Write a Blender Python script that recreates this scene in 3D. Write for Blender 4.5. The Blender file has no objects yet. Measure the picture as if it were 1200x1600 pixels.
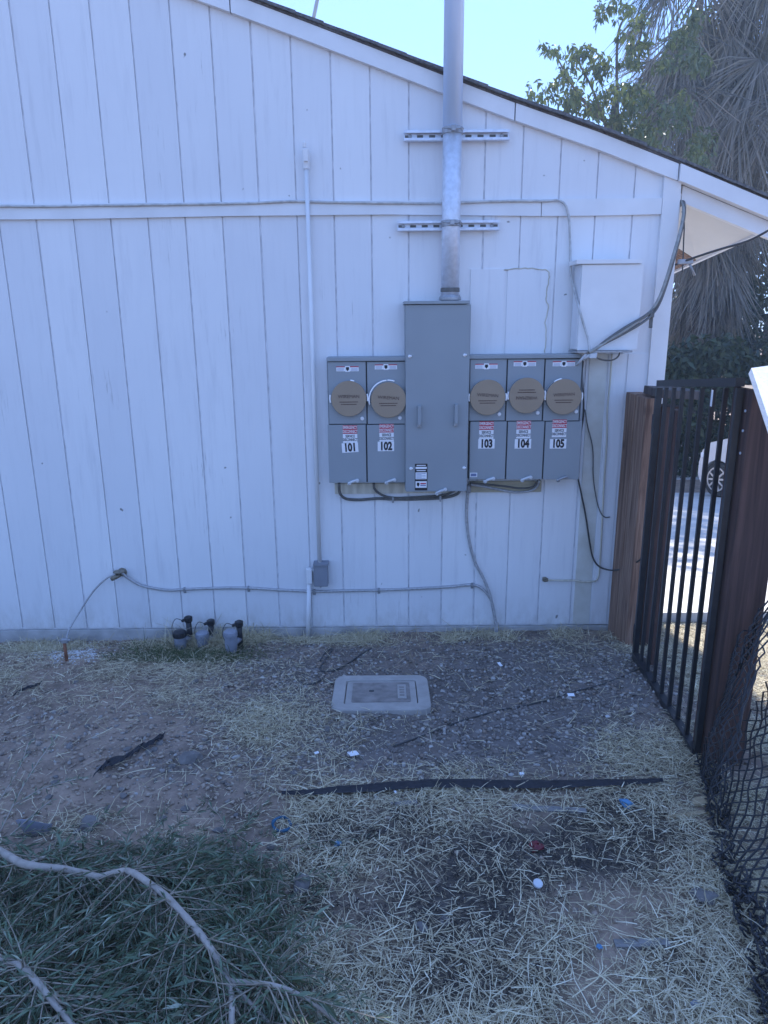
import bpy, bmesh, math, random
import numpy as np
from mathutils import Vector, Matrix, noise
R = math.radians
rnd = random.Random(7)
nr = np.random.default_rng(11)
S = bpy.context.scene
C = S.collection

# ---------------------------------------------------------------- camera
F = 1109.0                                    # focal length in pixels of the 1200 x 1600 photograph
D = 4.155                                     # distance of the gable wall
H = 1.867                                     # camera height above the wall's foot
_up = -np.array([38.0, 4160.0, F]); _up /= np.linalg.norm(_up)
_rt = -np.cross(np.array([0, 0, 1.0]), _up); _rt /= np.linalg.norm(_rt)
if _rt[0] < 0: _rt = -_rt
_fw = np.cross(_up, _rt)
if _fw[2] < 0: _fw = -_fw
def rot(c):
    c = np.array(c, float); return np.array([c @ _rt, c @ _fw, c @ _up])
cam = bpy.data.cameras.new('camera'); camo = bpy.data.objects.new('camera', cam); C.objects.link(camo)
X_, Y_, Z_ = rot([1, 0, 0]), -rot([0, 1, 0]), -rot([0, 0, 1])
camo.matrix_world = Matrix(((X_[0], Y_[0], Z_[0], 0), (X_[1], Y_[1], Z_[1], 0), (X_[2], Y_[2], Z_[2], H), (0, 0, 0, 1)))
cam.sensor_fit = 'VERTICAL'; cam.sensor_height = 36; cam.lens = F * 36 / 1600
cam.clip_start = 0.05; cam.clip_end = 500
S.camera = camo

# ---------------------------------------------------------------- light
SUN = Vector((0.25, 1.19, 1.0)).normalized()  # direction towards the sun
elev = math.asin(SUN.z); azim = math.atan2(SUN.x, SUN.y)
W_ = bpy.data.worlds.new("World"); S.world = W_; W_.use_nodes = True
wn = W_.node_tree.nodes; wl = W_.node_tree.links
for n in list(wn): wn.remove(n)
sky = wn.new('ShaderNodeTexSky'); sky.sky_type = 'NISHITA'; sky.sun_disc = False
sky.sun_elevation = elev; sky.sun_rotation = azim
sky.air_density = 1.0; sky.dust_density = 0.0; sky.ozone_density = 3.0; sky.altitude = 300
bg = wn.new('ShaderNodeBackground'); bg.inputs['Strength'].default_value = 0.14
wo = wn.new('ShaderNodeOutputWorld')
wb = wn.new('ShaderNodeMix'); wb.data_type = 'RGBA'; wb.blend_type = 'MULTIPLY'; wb.inputs['Factor'].default_value = 1
wb.inputs['B'].default_value = (1.47, 2.07, 3.55, 1)      # the camera's cool white balance
soft = wn.new('ShaderNodeGamma'); soft.inputs[1].default_value = 0.40      # an even, hazy-bright sky
wl.new(sky.outputs[0], soft.inputs[0]); wl.new(soft.outputs[0], wb.inputs['A']); wl.new(wb.outputs['Result'], bg.inputs[0]); wl.new(bg.outputs[0], wo.inputs[0])
sl = bpy.data.lights.new('sun', 'SUN'); sl.energy = 5.0; sl.angle = R(0.53); sl.color = (1, 0.97, 0.93)
so = bpy.data.objects.new('sun', sl); C.objects.link(so)
so.rotation_euler = (-SUN).to_track_quat('-Z', 'Y').to_euler()
S.view_settings.view_transform = 'Standard'; S.view_settings.look = 'None'
S.view_settings.gamma = 1; S.view_settings.use_curve_mapping = False
S.view_settings.exposure = 0.95
S.cycles.max_bounces = 6; S.cycles.diffuse_bounces = 4; S.cycles.transparent_max_bounces = 6
S.cycles.sample_clamp_indirect = 6

# ---------------------------------------------------------------- pixel -> place
def ray(x, y): return rot([(x - 600) / F, (y - 800) / F, 1.0])
def Wp(x, y, off=0.0):
    q = ray(x, y); t = (D - off) / q[1]; return Vector((q[0] * t, D - off, q[2] * t + H))
def Yp(x, y, Y):
    q = ray(x, y); t = Y / q[1]; return Vector((q[0] * t, Y, q[2] * t + H))
def sst(a, b, v):
    t = min(1, max(0, (v - a) / (b - a))); return t * t * (3 - 2 * t)
def base(y):
    if y < 4.3: z = 0.09 * (4.15 - max(y, -3))
    else: z = -0.0135 - 0.155 * (min(y, 14) - 4.3)
    return z
def gz(x, y):
    z = base(y)
    if 3.4 < y < 4.3: z -= (0.028 + 0.042 * sst(.2, -.9, x)) * sst(3.55, 4.1, y) * sst(4.3, 4.22, y)
    if y < 4.4:
        k = sst(4.2, 4.0, y)
        z += k * 0.022 * noise.noise(Vector((x * 1.3, y * 1.3, 1)))
        z += k * 0.010 * noise.noise(Vector((x * 5, y * 5, 3)))
        # low mound of soil on the left
        z += k * 0.05 * math.exp(-((x + 1.15) ** 2 / 0.30 + (y - 2.75) ** 2 / 0.16))
        z += k * 0.03 * math.exp(-((x + 0.75) ** 2 / 0.05 + (y - 2.35) ** 2 / 0.05))
        z += 0.03 * math.exp(-((x + 0.75) ** 2 / 0.05 + (y - 3.98) ** 2 / 0.02))
    return z
def G(x, y, h=0.0):
    q = ray(x, y); t = -H / q[2]
    for _ in range(12):
        z = gz(q[0] * t, q[1] * t) + h; t = (z - H) / q[2]
    return Vector((q[0] * t, q[1] * t, q[2] * t + H))
def proj(P):                                   # (n,3) -> pixel arrays, for ground-cover maps
    P = np.asarray(P) - np.array([0, 0, H])
    B = np.array([X_, -Y_, -Z_])
    c = P @ B.T
    return 600 + F * c[:, 0] / c[:, 2], 800 + F * c[:, 1] / c[:, 2]

# ---------------------------------------------------------------- materials
def N(nt, t, **k):
    n = nt.nodes.new(t)
    for a, b in k.items(): setattr(n, a, b)
    return n
def ramp(nt, stops, src):
    r = N(nt, 'ShaderNodeValToRGB'); e = r.color_ramp.elements
    while len(e) < len(stops): e.new(0.5)
    for i, (p, c) in enumerate(stops):
        e[i].position = p; e[i].color = (*c, 1) if len(c) == 3 else c
    nt.links.new(src, r.inputs[0]); return r.outputs[0]
def mixc(nt, a, b, f, mode='MIX'):
    m = N(nt, 'ShaderNodeMix', data_type='RGBA', blend_type=mode)
    for s, v in ((m.inputs['A'], a), (m.inputs['B'], b), (m.inputs['Factor'], f)):
        if hasattr(v, 'is_output'): nt.links.new(v, s)
        elif isinstance(v, (int, float)): s.default_value = v
        else: s.default_value = (*v, 1)
    return m.outputs['Result']
def tex(nt, scale, detail=4, rough=0.55, stretch=(1, 1, 1), world=True, dist=0, off=(0, 0, 0)):
    if world: src = N(nt, 'ShaderNodeNewGeometry').outputs['Position']
    else: src = N(nt, 'ShaderNodeTexCoord').outputs['Object']
    mp = N(nt, 'ShaderNodeMapping'); mp.inputs['Scale'].default_value = stretch; mp.inputs['Location'].default_value = off
    nt.links.new(src, mp.inputs[0])
    t = N(nt, 'ShaderNodeTexNoise'); t.inputs['Scale'].default_value = scale; t.inputs['Detail'].default_value = detail
    t.inputs['Roughness'].default_value = rough; t.inputs['Distortion'].default_value = dist
    nt.links.new(mp.outputs[0], t.inputs[0]); return t.outputs[0]
def new_mat(name, rough=0.6, metal=0.0):
    m = bpy.data.materials.new(name); m.use_nodes = True
    b = m.node_tree.nodes['Principled BSDF']; b.inputs['Roughness'].default_value = rough; b.inputs['Metallic'].default_value = metal
    return m, m.node_tree, b
def bump(nt, b, h, strength=0.3, dist=0.01):
    n = N(nt, 'ShaderNodeBump'); n.inputs['Strength'].default_value = strength; n.inputs['Distance'].default_value = dist
    nt.links.new(h, n.inputs['Height']); nt.links.new(n.outputs[0], b.inputs['Normal'])
def simple(name, c, rough=0.6, metal=0.0, var=0.12, scale=12, bs=0.15, bd=0.003, stretch=(1, 1, 1), world=True, c2=None):
    m, nt, b = new_mat(name, rough, metal)
    t = tex(nt, scale, 5, stretch=stretch, world=world)
    lo = tuple(v * (1 - var) for v in c) if c2 is None else c2
    hi = tuple(min(1, v * (1 + var)) for v in c)
    nt.links.new(ramp(nt, [(0.3, lo), (0.7, hi)], t), b.inputs['Base Color'])
    if bs: bump(nt, b, tex(nt, scale * 4, 4, stretch=stretch, world=world), bs, bd)
    return m
M = {}
def mk_paint():
    m, nt, b = new_mat('white_paint', 0.55)
    big = tex(nt, 1.1, 4); fine = tex(nt, 9, 5, stretch=(5, 1, 0.35)); crack = tex(nt, 30, 6, 0.75, stretch=(3.0, 1, 0.16))
    col = ramp(nt, [(0.3, (0.76, 0.76, 0.77)), (0.7, (0.83, 0.83, 0.83))], big)
    col = mixc(nt, col, ramp(nt, [(0.25, (0.55, 0.55, 0.56)), (0.5, (0.8, 0.8, 0.8))], fine), 0.12)
    oi = N(nt, 'ShaderNodeObjectInfo')
    col = mixc(nt, col, ramp(nt, [(0, (0.92, 0.925, 0.94)), (1, (1, 1, 1))], oi.outputs['Random']), 1.0, 'MULTIPLY')
    st = tex(nt, 2.2, 5, 0.65, stretch=(7, 1, 0.7))
    col = mixc(nt, col, (0.60, 0.60, 0.62), ramp(nt, [(0.55, (0, 0, 0)), (0.8, (0.75, 0.75, 0.75))], st))
    # bare, cracked patches where the paint has worn
    reg = ramp(nt, [(0.56, (0, 0, 0)), (0.68, (1, 1, 1))], tex(nt, 1.7, 3, off=(3.1, 0, 7.7)))
    ck = ramp(nt, [(0.32, (1, 1, 1)), (0.41, (0, 0, 0))], crack)
    f = N(nt, 'ShaderNodeMath', operation='MULTIPLY'); nt.links.new(reg, f.inputs[0]); nt.links.new(ck, f.inputs[1])
    col = mixc(nt, col, (0.36, 0.35, 0.34), f.outputs[0])
    # dirt splashed up on the lowest hand's breadth, and small specks
    sep = N(nt, 'ShaderNodeSeparateXYZ'); nt.links.new(N(nt, 'ShaderNodeNewGeometry').outputs['Position'], sep.inputs[0])
    mr = N(nt, 'ShaderNodeMapRange'); mr.inputs[1].default_value = 0.22; mr.inputs[2].default_value = 0.0
    nt.links.new(sep.outputs[2], mr.inputs[0])
    g = N(nt, 'ShaderNodeMath', operation='MULTIPLY'); nt.links.new(mr.outputs[0], g.inputs[0])
    nt.links.new(ramp(nt, [(0.42, (0, 0, 0)), (0.75, (0.6, 0.6, 0.6))], tex(nt, 14, 6, 0.7, stretch=(1, 1, 0.5))), g.inputs[1])
    col = mixc(nt, col, (0.40, 0.36, 0.30), g.outputs[0])
    sp = ramp(nt, [(0.19, (1, 1, 1)), (0.215, (0, 0, 0))], tex(nt, 17, 2, 0.4))
    col = mixc(nt, col, (0.25, 0.24, 0.23), sp)
    nt.links.new(col, b.inputs['Base Color']); bump(nt, b, crack, 0.22, 0.002)
    return m
M['paint'] = mk_paint()
M['trim'] = simple('white_trim_paint', (0.76, 0.76, 0.76), 0.5, var=0.06, scale=5, bs=0.12)
M['groove'] = simple('groove_paint', (0.74, 0.74, 0.76), 0.8, var=0.2, scale=20)
M['soffit'] = simple('cream_soffit_paint', (0.72, 0.70, 0.66), 0.6, var=0.08, scale=3)
M['cream'] = simple('old_cream_board', (0.62, 0.58, 0.48), 0.7, var=0.15, scale=8, stretch=(4, 1, 0.6), c2=(0.46, 0.42, 0.33))
M['cream2'] = simple('yellowed_paint', (0.70, 0.69, 0.64), 0.65, var=0.08, scale=6, c2=(0.58, 0.55, 0.47))
M['ply'] = simple('bare_plywood', (0.42, 0.37, 0.26), 0.8, var=0.2, scale=10, stretch=(1, 1, 6))
M['shingle'] = simple('asphalt_shingle', (0.13, 0.13, 0.135), 0.9, var=0.4, scale=60, bs=0.5)
M['concrete_f'] = simple('foundation_concrete', (0.48, 0.47, 0.46), 0.9, var=0.2, scale=7, bs=0.5, bd=0.01, c2=(0.33, 0.32, 0.31))
M['concrete'] = simple('driveway_concrete', (0.58, 0.55, 0.51), 0.9, var=0.12, scale=3, bs=0.3)
M['grey'] = simple('grey_enamel', (0.275, 0.305, 0.325), 0.42, var=0.05, scale=3, bs=0.04)
M['greyedge'] = simple('dark_gap', (0.05, 0.055, 0.06), 0.7)
M['steel'] = simple('galvanized_steel', (0.66, 0.70, 0.77), 0.42, 0.3, var=0.12, scale=40, bs=0.1, world=False)
M['steel2'] = simple('zinc_fitting', (0.36, 0.37, 0.39), 0.5, 0.7, var=0.25, scale=40, world=False)
M['brown'] = simple('kraft_disc', (0.34, 0.255, 0.175), 0.8, var=0.05, scale=6, bs=0.05)
M['brownprint'] = simple('dark_brown_print', (0.10, 0.055, 0.045), 0.8)
M['white'] = simple('white_vinyl', (0.82, 0.82, 0.83), 0.4, var=0.03)
M['clip'] = simple('bright_clip', (0.95, 0.95, 0.95), 0.35, var=0.02)
M['black'] = simple('black_print', (0.012, 0.012, 0.018), 0.5)
M['red'] = simple('red_print', (0.50, 0.035, 0.07), 0.5, var=0.05)
M['blueprint'] = simple('blue_print', (0.15, 0.2, 0.35), 0.5)
M['cable'] = simple('grey_cable', (0.12, 0.12, 0.115), 0.6, var=0.25, scale=50)
M['armor'] = simple('armoured_cable', (0.42, 0.42, 0.43), 0.5, 0.3, var=0.25, scale=80)
M['bcable'] = simple('black_cable', (0.045, 0.045, 0.047), 0.5)
M['pcable'] = simple('painted_cable', (0.30, 0.30, 0.28), 0.6, var=0.25, scale=30)
M['beltcable'] = simple('paint_spattered_cable', (0.50, 0.50, 0.49), 0.6, var=0.25, scale=30)
M['jbox'] = simple('grey_plastic_box', (0.22, 0.235, 0.27), 0.5, var=0.08)
M['pvcw'] = simple('pale_plastic', (0.58, 0.6, 0.62), 0.45, var=0.1)
M['valve'] = simple('grey_valve_plastic', (0.25, 0.265, 0.31), 0.5, var=0.15, scale=20)
M['blackp'] = simple('black_plastic', (0.02, 0.021, 0.025), 0.45, var=0.3, scale=30)
M['iron'] = simple('black_iron', (0.017, 0.019, 0.024), 0.4, var=0.2, scale=20)
M['mesh'] = simple('black_vinyl_wire', (0.020, 0.022, 0.028), 0.4, var=0.2, scale=20)
M['copper'] = simple('rusty_rod', (0.22, 0.09, 0.05), 0.6, 0.3, var=0.3, scale=30)
M['brass'] = simple('old_brass', (0.25, 0.22, 0.17), 0.5, 0.6, var=0.3, scale=40)
M['lidc'] = simple('vault_concrete', (0.39, 0.36, 0.33), 0.85, var=0.12, scale=14, bs=0.4)
M['lidp'] = simple('vault_lid', (0.25, 0.22, 0.20), 0.8, var=0.3, scale=18, bs=0.3)
M['blue'] = simple('blue_plastic', (0.08, 0.23, 0.40), 0.4, var=0.1)
M['teal'] = simple('blue_tape', (0.015, 0.10, 0.19), 0.45, var=0.2)
M['redp'] = simple('dark_red_plastic', (0.14, 0.012, 0.02), 0.4)
M['wht'] = simple('white_paper', (0.85, 0.86, 0.88), 0.6, var=0.03)
M['greyp'] = simple('grey_pot_plastic', (0.20, 0.21, 0.25), 0.5, var=0.15)
M['fabric'] = simple('black_landscape_fabric', (0.017, 0.017, 0.022), 0.7, var=0.4, scale=50, bs=0.4)
M['tanwood'] = simple('tan_stake', (0.42, 0.32, 0.19), 0.8, var=0.15, stretch=(1, 8, 8))
M['oldwood'] = simple('weathered_stake', (0.22, 0.21, 0.20), 0.85, var=0.25, stretch=(1, 8, 8))
M['bark'] = simple('pale_bark', (0.38, 0.33, 0.28), 0.85, var=0.2, scale=30, bs=0.5)
M['twig'] = simple('green_twig', (0.30, 0.25, 0.19), 0.8, var=0.3, scale=30)
M['barkd'] = simple('dark_bark', (0.12, 0.095, 0.075), 0.9, var=0.3, scale=12, bs=0.6, bd=0.02)
M['palmtrunk'] = simple('palm_trunk', (0.075, 0.062, 0.055), 0.95, var=0.4, scale=14, bs=0.8, bd=.03)
M['car'] = simple('silver_car_paint', (0.62, 0.63, 0.64), 0.25, 0.2, var=0.02, bs=0)
M['glass'] = simple('car_glass', (0.02, 0.03, 0.04), 0.08, 0, var=0.02, bs=0)
M['tyre'] = simple('tyre_rubber', (0.02, 0.02, 0.02), 0.8)
M['rim'] = simple('alloy_rim', (0.5, 0.51, 0.53), 0.3, 0.7, bs=0)
M['lamp'] = simple('lamp_lens', (0.5, 0.1, 0.08), 0.2, bs=0)
M['whtboard'] = simple('white_fence_board', (0.86, 0.85, 0.83), 0.7, var=0.1, scale=20, stretch=(3, 0.5, 3), bs=0.4)

def mk_wood(name, c1, c2, c3):
    m, nt, b = new_mat(name, 0.75)
    t = N(nt, 'ShaderNodeTexCoord').outputs['Object']
    mp = N(nt, 'ShaderNodeMapping'); mp.inputs['Scale'].default_value = (14, 14, 0.55); nt.links.new(t, mp.inputs[0])
    wv = N(nt, 'ShaderNodeTexNoise'); wv.inputs['Scale'].default_value = 3.2; wv.inputs['Detail'].default_value = 7
    wv.inputs['Roughness'].default_value = 0.62; wv.inputs['Distortion'].default_value = 0.9; nt.links.new(mp.outputs[0], wv.inputs[0])
    col = ramp(nt, [(0.33, c1), (0.5, c2), (0.68, c3)], wv.outputs[0])
    vo = N(nt, 'ShaderNodeTexVoronoi'); vo.inputs['Scale'].default_value = 3.3
    mp2 = N(nt, 'ShaderNodeMapping'); mp2.inputs['Scale'].default_value = (1.4, 1.4, 0.8); nt.links.new(t, mp2.inputs[0]); nt.links.new(mp2.outputs[0], vo.inputs[0])
    col = mixc(nt, col, c1, ramp(nt, [(0.05, (1, 1, 1)), (0.12, (0, 0, 0))], vo.outputs[0]))
    nt.links.new(col, b.inputs['Base Color']); bump(nt, b, wv.outputs[0], 0.5, 0.004)
    return m
M['wood'] = mk_wood('weathered_post_wood', (0.085, 0.042, 0.028), (0.235, 0.135, 0.09), (0.36, 0.245, 0.175))
M['redwood'] = mk_wood('stained_redwood', (0.035, 0.018, 0.017), (0.065, 0.034, 0.029), (0.10, 0.054, 0.045))
M['darkwood'] = mk_wood('dark_beam_wood', (0.05, 0.04, 0.04), (0.09, 0.075, 0.07), (0.14, 0.12, 0.11))

def island(name, cols, rough=0.7, transl=0.0, spec=0.3):
    m, nt, b = new_mat(name, rough); b.inputs['Specular IOR Level'].default_value = spec
    g = N(nt, 'ShaderNodeNewGeometry')
    col = ramp(nt, [(i / max(1, len(cols) - 1), c) for i, c in enumerate(cols)], g.outputs['Random Per Island'])
    nt.links.new(col, b.inputs['Base Color'])
    if transl:
        tr = N(nt, 'ShaderNodeBsdfTranslucent'); nt.links.new(mixc(nt, col, (1.0, 1.0, 0.45), 1.0, 'MULTIPLY'), tr.inputs[0])
        mx = N(nt, 'ShaderNodeMixShader'); mx.inputs[0].default_value = transl
        nt.links.new(b.outputs[0], mx.inputs[1]); nt.links.new(tr.outputs[0], mx.inputs[2])
        nt.links.new(mx.outputs[0], nt.nodes['Material Output'].inputs[0])
    return m
M['straw'] = island('dry_straw', [(0.28, 0.22, 0.14), (0.58, 0.50, 0.33), (0.76, 0.68, 0.48), (0.48, 0.40, 0.27), (0.92, 0.86, 0.66)], 0.6, 0.15)
M['strawd'] = island('dull_straw', [(0.13, 0.10, 0.07), (0.24, 0.19, 0.13), (0.34, 0.28, 0.19)], 0.8)
M['mulch'] = island('dark_mulch', [(0.02, 0.018, 0.018), (0.05, 0.045, 0.04), (0.035, 0.03, 0.03)], 0.9)
M['gravel'] = island('grey_gravel', [(0.13, 0.115, 0.10), (0.24, 0.21, 0.185), (0.17, 0.14, 0.12), (0.32, 0.29, 0.265), (0.19, 0.165, 0.15), (0.26, 0.205, 0.165), (0.48, 0.45, 0.41), (0.20, 0.185, 0.175)], 0.9)
M['clod'] = island('soil_clods', [(0.27, 0.205, 0.155), (0.36, 0.285, 0.225), (0.44, 0.36, 0.29), (0.31, 0.24, 0.185)], 0.95)
M['chips'] = island('pale_paint_chips', [(0.6, 0.6, 0.6), (0.8, 0.8, 0.8), (0.45, 0.45, 0.44)], 0.8)
M['stone'] = simple('stone', (0.17, 0.155, 0.145), 0.9, var=0.25, scale=25, bs=0.6)
M['grassg'] = island('green_weed', [(0.05, 0.075, 0.035), (0.09, 0.115, 0.05), (0.14, 0.15, 0.07)], 0.7, 0.2)
M['leafb'] = island('willowy_leaf', [(0.07, 0.11, 0.07), (0.14, 0.20, 0.125), (0.20, 0.27, 0.17), (0.10, 0.14, 0.10), (0.24, 0.20, 0.13), (0.12, 0.16, 0.11), (0.17, 0.23, 0.15), (0.42, 0.45, 0.35)], 0.55, 0.12, 0.35)
M['leaft'] = island('tree_leaf', [(0.06, 0.09, 0.04), (0.10, 0.13, 0.06), (0.15, 0.18, 0.085)], 0.45, 0.3, 0.5)
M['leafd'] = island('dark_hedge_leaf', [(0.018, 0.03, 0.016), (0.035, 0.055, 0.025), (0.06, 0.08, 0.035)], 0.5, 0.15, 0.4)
M['frond'] = island('dead_frond', [(0.13, 0.115, 0.10), (0.21, 0.19, 0.16), (0.30, 0.27, 0.235), (0.09, 0.08, 0.07), (0.17, 0.16, 0.13)], 0.8, 0.12)
M['gfrond'] = island('green_frond', [(0.035, 0.055, 0.025), (0.06, 0.08, 0.035), (0.09, 0.10, 0.05)], 0.6, 0.2)

def mk_ground():
    m, nt, b = new_mat('soil', 0.95)
    big = tex(nt, 2.3, 5, 0.6); mid = tex(nt, 9, 6, 0.7); fine = tex(nt, 70, 5, 0.7)
    col = ramp(nt, [(0.3, (0.17, 0.13, 0.10)), (0.52, (0.34, 0.25, 0.19)), (0.75, (0.45, 0.345, 0.265))], mid)
    col = mixc(nt, col, ramp(nt, [(0.35, (0.68, 0.68, 0.70)), (0.6, (1.1, 1.08, 1.05))], big), 0.8, 'MULTIPLY')
    att = N(nt, 'ShaderNodeAttribute'); att.attribute_name = 'cover'
    sep = N(nt, 'ShaderNodeSeparateColor'); nt.links.new(att.outputs['Color'], sep.inputs[0])
    col = mixc(nt, col, ramp(nt, [(0.3, (0.045, 0.04, 0.038)), (0.7, (0.095, 0.085, 0.08))], mid), sep.outputs[0])   # dark mulch, and the darkened ground out of view
    col = mixc(nt, col, ramp(nt, [(0.3, (0.11, 0.095, 0.088)), (0.7, (0.20, 0.175, 0.16))], mid), sep.outputs[1])  # gravel fines
    col = mixc(nt, col, ramp(nt, [(0.3, (0.09, 0.07, 0.05)), (0.7, (0.24, 0.19, 0.12))], fine), sep.outputs[2])   # chaff
    col = mixc(nt, col, ramp(nt, [(0.35, (0.75, 0.75, 0.75)), (0.65, (1.15, 1.15, 1.15))], fine), 0.5, 'MULTIPLY')
    nt.links.new(col, b.inputs['Base Color']); bump(nt, b, fine, 0.6, 0.008)
    return m
M['ground'] = mk_ground()

# ---------------------------------------------------------------- object helpers
def tag(o, label=None, cat=None, group=None, kind=None):
    if label: o['label'] = label
    if cat: o['category'] = cat
    if group: o['group'] = group
    if kind: o['kind'] = kind
    return o
def root(name, loc, label, cat, group=None):
    o = bpy.data.objects.new(name, None); C.objects.link(o); o.location = loc; o.empty_display_size = 0.1
    o['origin'] = tuple(loc); del o['origin']
    return tag(o, label, cat, group)
def base_of(p):
    v = Vector((0, 0, 0))
    while p is not None: v = v + p.location; p = p.parent
    return v
class B:
    """collects shapes in world space; build() links them as one mesh object"""
    def __init__(s): s.bm = bmesh.new()
    def box(s, lo, hi, bev=0.0, mi=0, rot_=None, piv=None):
        lo, hi = Vector(lo), Vector(hi); c = (lo + hi) / 2; d = hi - lo
        r = bmesh.ops.create_cube(s.bm, size=1)
        vs = r['verts']
        for v in vs: v.co = Vector((v.co.x * d.x, v.co.y * d.y, v.co.z * d.z))
        fs = list({f for v in vs for f in v.link_faces})
        for f in fs: f.material_index = mi
        if bev:
            es = list({e for v in vs for e in v.link_edges})
            r2 = bmesh.ops.bevel(s.bm, geom=es, offset=bev, segments=2, affect='EDGES', profile=0.6)
            vs = list({v for v in vs if v.is_valid} | set(r2['verts']))
        for v in vs:
            if rot_ is not None: v.co = rot_ @ v.co
            v.co += c
        return s
    def tube(s, pts, r, sides=8, mi=0, caps=True, smooth=True):
        pts = [Vector(p) for p in pts]
        n = len(pts); rings = []
        t0 = (pts[1] - pts[0]).normalized()
        a = t0.orthogonal().normalized()
        for i, p in enumerate(pts):
            t = ((pts[min(i + 1, n - 1)] - pts[max(i - 1, 0)])).normalized()
            a = (a - t * a.dot(t))
            a = a.normalized() if a.length > 1e-6 else t.orthogonal().normalized()
            b = t.cross(a); rr = r[i] if isinstance(r, (list, tuple)) else r
            rings.append([s.bm.verts.new(p + (a * math.cos(k * 2 * math.pi / sides) + b * math.sin(k * 2 * math.pi / sides)) * rr) for k in range(sides)])
        for i in range(n - 1):
            for k in range(sides):
                f = s.bm.faces.new((rings[i][k], rings[i][(k + 1) % sides], rings[i + 1][(k + 1) % sides], rings[i + 1][k]))
                f.smooth = smooth; f.material_index = mi
        if caps:
            for q in (rings[0][::-1], rings[-1]):
                f = s.bm.faces.new(q); f.material_index = mi
        return s
    def prism(s, poly, d, mi=0):
        """poly: list of 3-D points; d: extrusion vector"""
        d = Vector(d); a = [s.bm.verts.new(p) for p in poly]; b = [s.bm.verts.new(Vector(p) + d) for p in poly]
        n = len(a); fs = [s.bm.faces.new(a), s.bm.faces.new(b[::-1])]
        for i in range(n): fs.append(s.bm.faces.new((a[i], b[i], b[(i + 1) % n], a[(i + 1) % n])))
        for f in fs: f.material_index = mi
        return s
    def lathe(s, c, axis, prof, sides=24, mi=0):
        """prof: (radius, distance along axis)"""
        c = Vector(c); ax = Vector(axis).normalized(); a = ax.orthogonal().normalized(); b = ax.cross(a); rings = []
        for r, h in prof:
            rings.append([s.bm.verts.new(c + ax * h + (a * math.cos(k * 2 * math.pi / sides) + b * math.sin(k * 2 * math.pi / sides)) * max(r, 1e-4)) for k in range(sides)])
        for i in range(len(rings) - 1):
            for k in range(sides):
                f = s.bm.faces.new((rings[i][k], rings[i][(k + 1) % sides], rings[i + 1][(k + 1) % sides], rings[i + 1][k])); f.material_index = mi
        for q in (rings[0][::-1], rings[-1]):
            f = s.bm.faces.new(q); f.material_index = mi
        return s
    def rock(s, c, r, sc=(1, 1, 0.7), seed=0, sub=1):
        rr = bmesh.ops.create_icosphere(s.bm, subdivisions=sub, radius=1)
        o = Vector((seed * 3.1, seed * 1.7, 0)); q = Matrix.Rotation(seed * 2.4, 3, 'Z')
        for v in rr['verts']:
            k = 1 + 0.45 * noise.noise(v.co * 1.3 + o) + 0.2 * noise.noise(v.co * 3.1 + o)
            v.co = q @ Vector((v.co.x * sc[0], v.co.y * sc[1], v.co.z * sc[2])) * r * k + Vector(c)
        return s
    def build(s, name, mats, parent=None, shade=False):
        off = base_of(parent)
        bmesh.ops.recalc_face_normals(s.bm, faces=s.bm.faces)
        if parent is not None or off.length: bmesh.ops.translate(s.bm, verts=s.bm.verts, vec=-off)
        me = bpy.data.meshes.new(name); s.bm.to_mesh(me); s.bm.free()
        for m in (mats if isinstance(mats, (list, tuple)) else [mats]): me.materials.append(m)
        if shade: me.shade_smooth()
        o = bpy.data.objects.new(name, me); C.objects.link(o); o.parent = parent
        return o
def np_mesh(name, V, faces_idx, fs, mat, parent=None, smooth=False):
    """V (n,3); faces_idx flat; fs = verts per face (3 or 4)"""
    V = np.asarray(V, np.float32)
    off = base_of(parent); V = V - np.array(off, np.float32)
    me = bpy.data.meshes.new(name); nf = len(faces_idx) // fs
    me.vertices.add(len(V)); me.vertices.foreach_set('co', V.ravel())
    me.loops.add(len(faces_idx)); me.loops.foreach_set('vertex_index', np.asarray(faces_idx, np.int32))
    me.polygons.add(nf); me.polygons.foreach_set('loop_start', np.arange(0, nf * fs, fs, dtype=np.int32))
    me.polygons.foreach_set('loop_total', np.full(nf, fs, np.int32))
    me.update(calc_edges=True); me.validate()
    if smooth: me.shade_smooth()
    me.materials.append(mat)
    o = bpy.data.objects.new(name, me); C.objects.link(o); o.parent = parent
    return o
def blades(name, P, Dv, L, Wd, Nv, bend, mat, parent=None):
    """n thin curved strips: start P, unit direction Dv, length L, width Wd, side Nv, bend vector"""
    n = len(P); T = np.array([0, 0.5, 1.0]); L = L[:, None]; Wd = Wd[:, None]
    V = np.zeros((n, 6, 3))
    for i, t in enumerate(T):
        c = P + Dv * L * t + bend * (t * t)
        w = Wd * (1, 0.9, 0.35)[i] * 0.5
        V[:, 2 * i] = c - Nv * w; V[:, 2 * i + 1] = c + Nv * w
    b = np.arange(n)[:, None] * 6
    Fc = np.concatenate([b + np.array([0, 1, 3, 2]), b + np.array([2, 3, 5, 4])], 1)
    return np_mesh(name, V.reshape(-1, 3), Fc.ravel(), 4, mat, parent)
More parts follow.
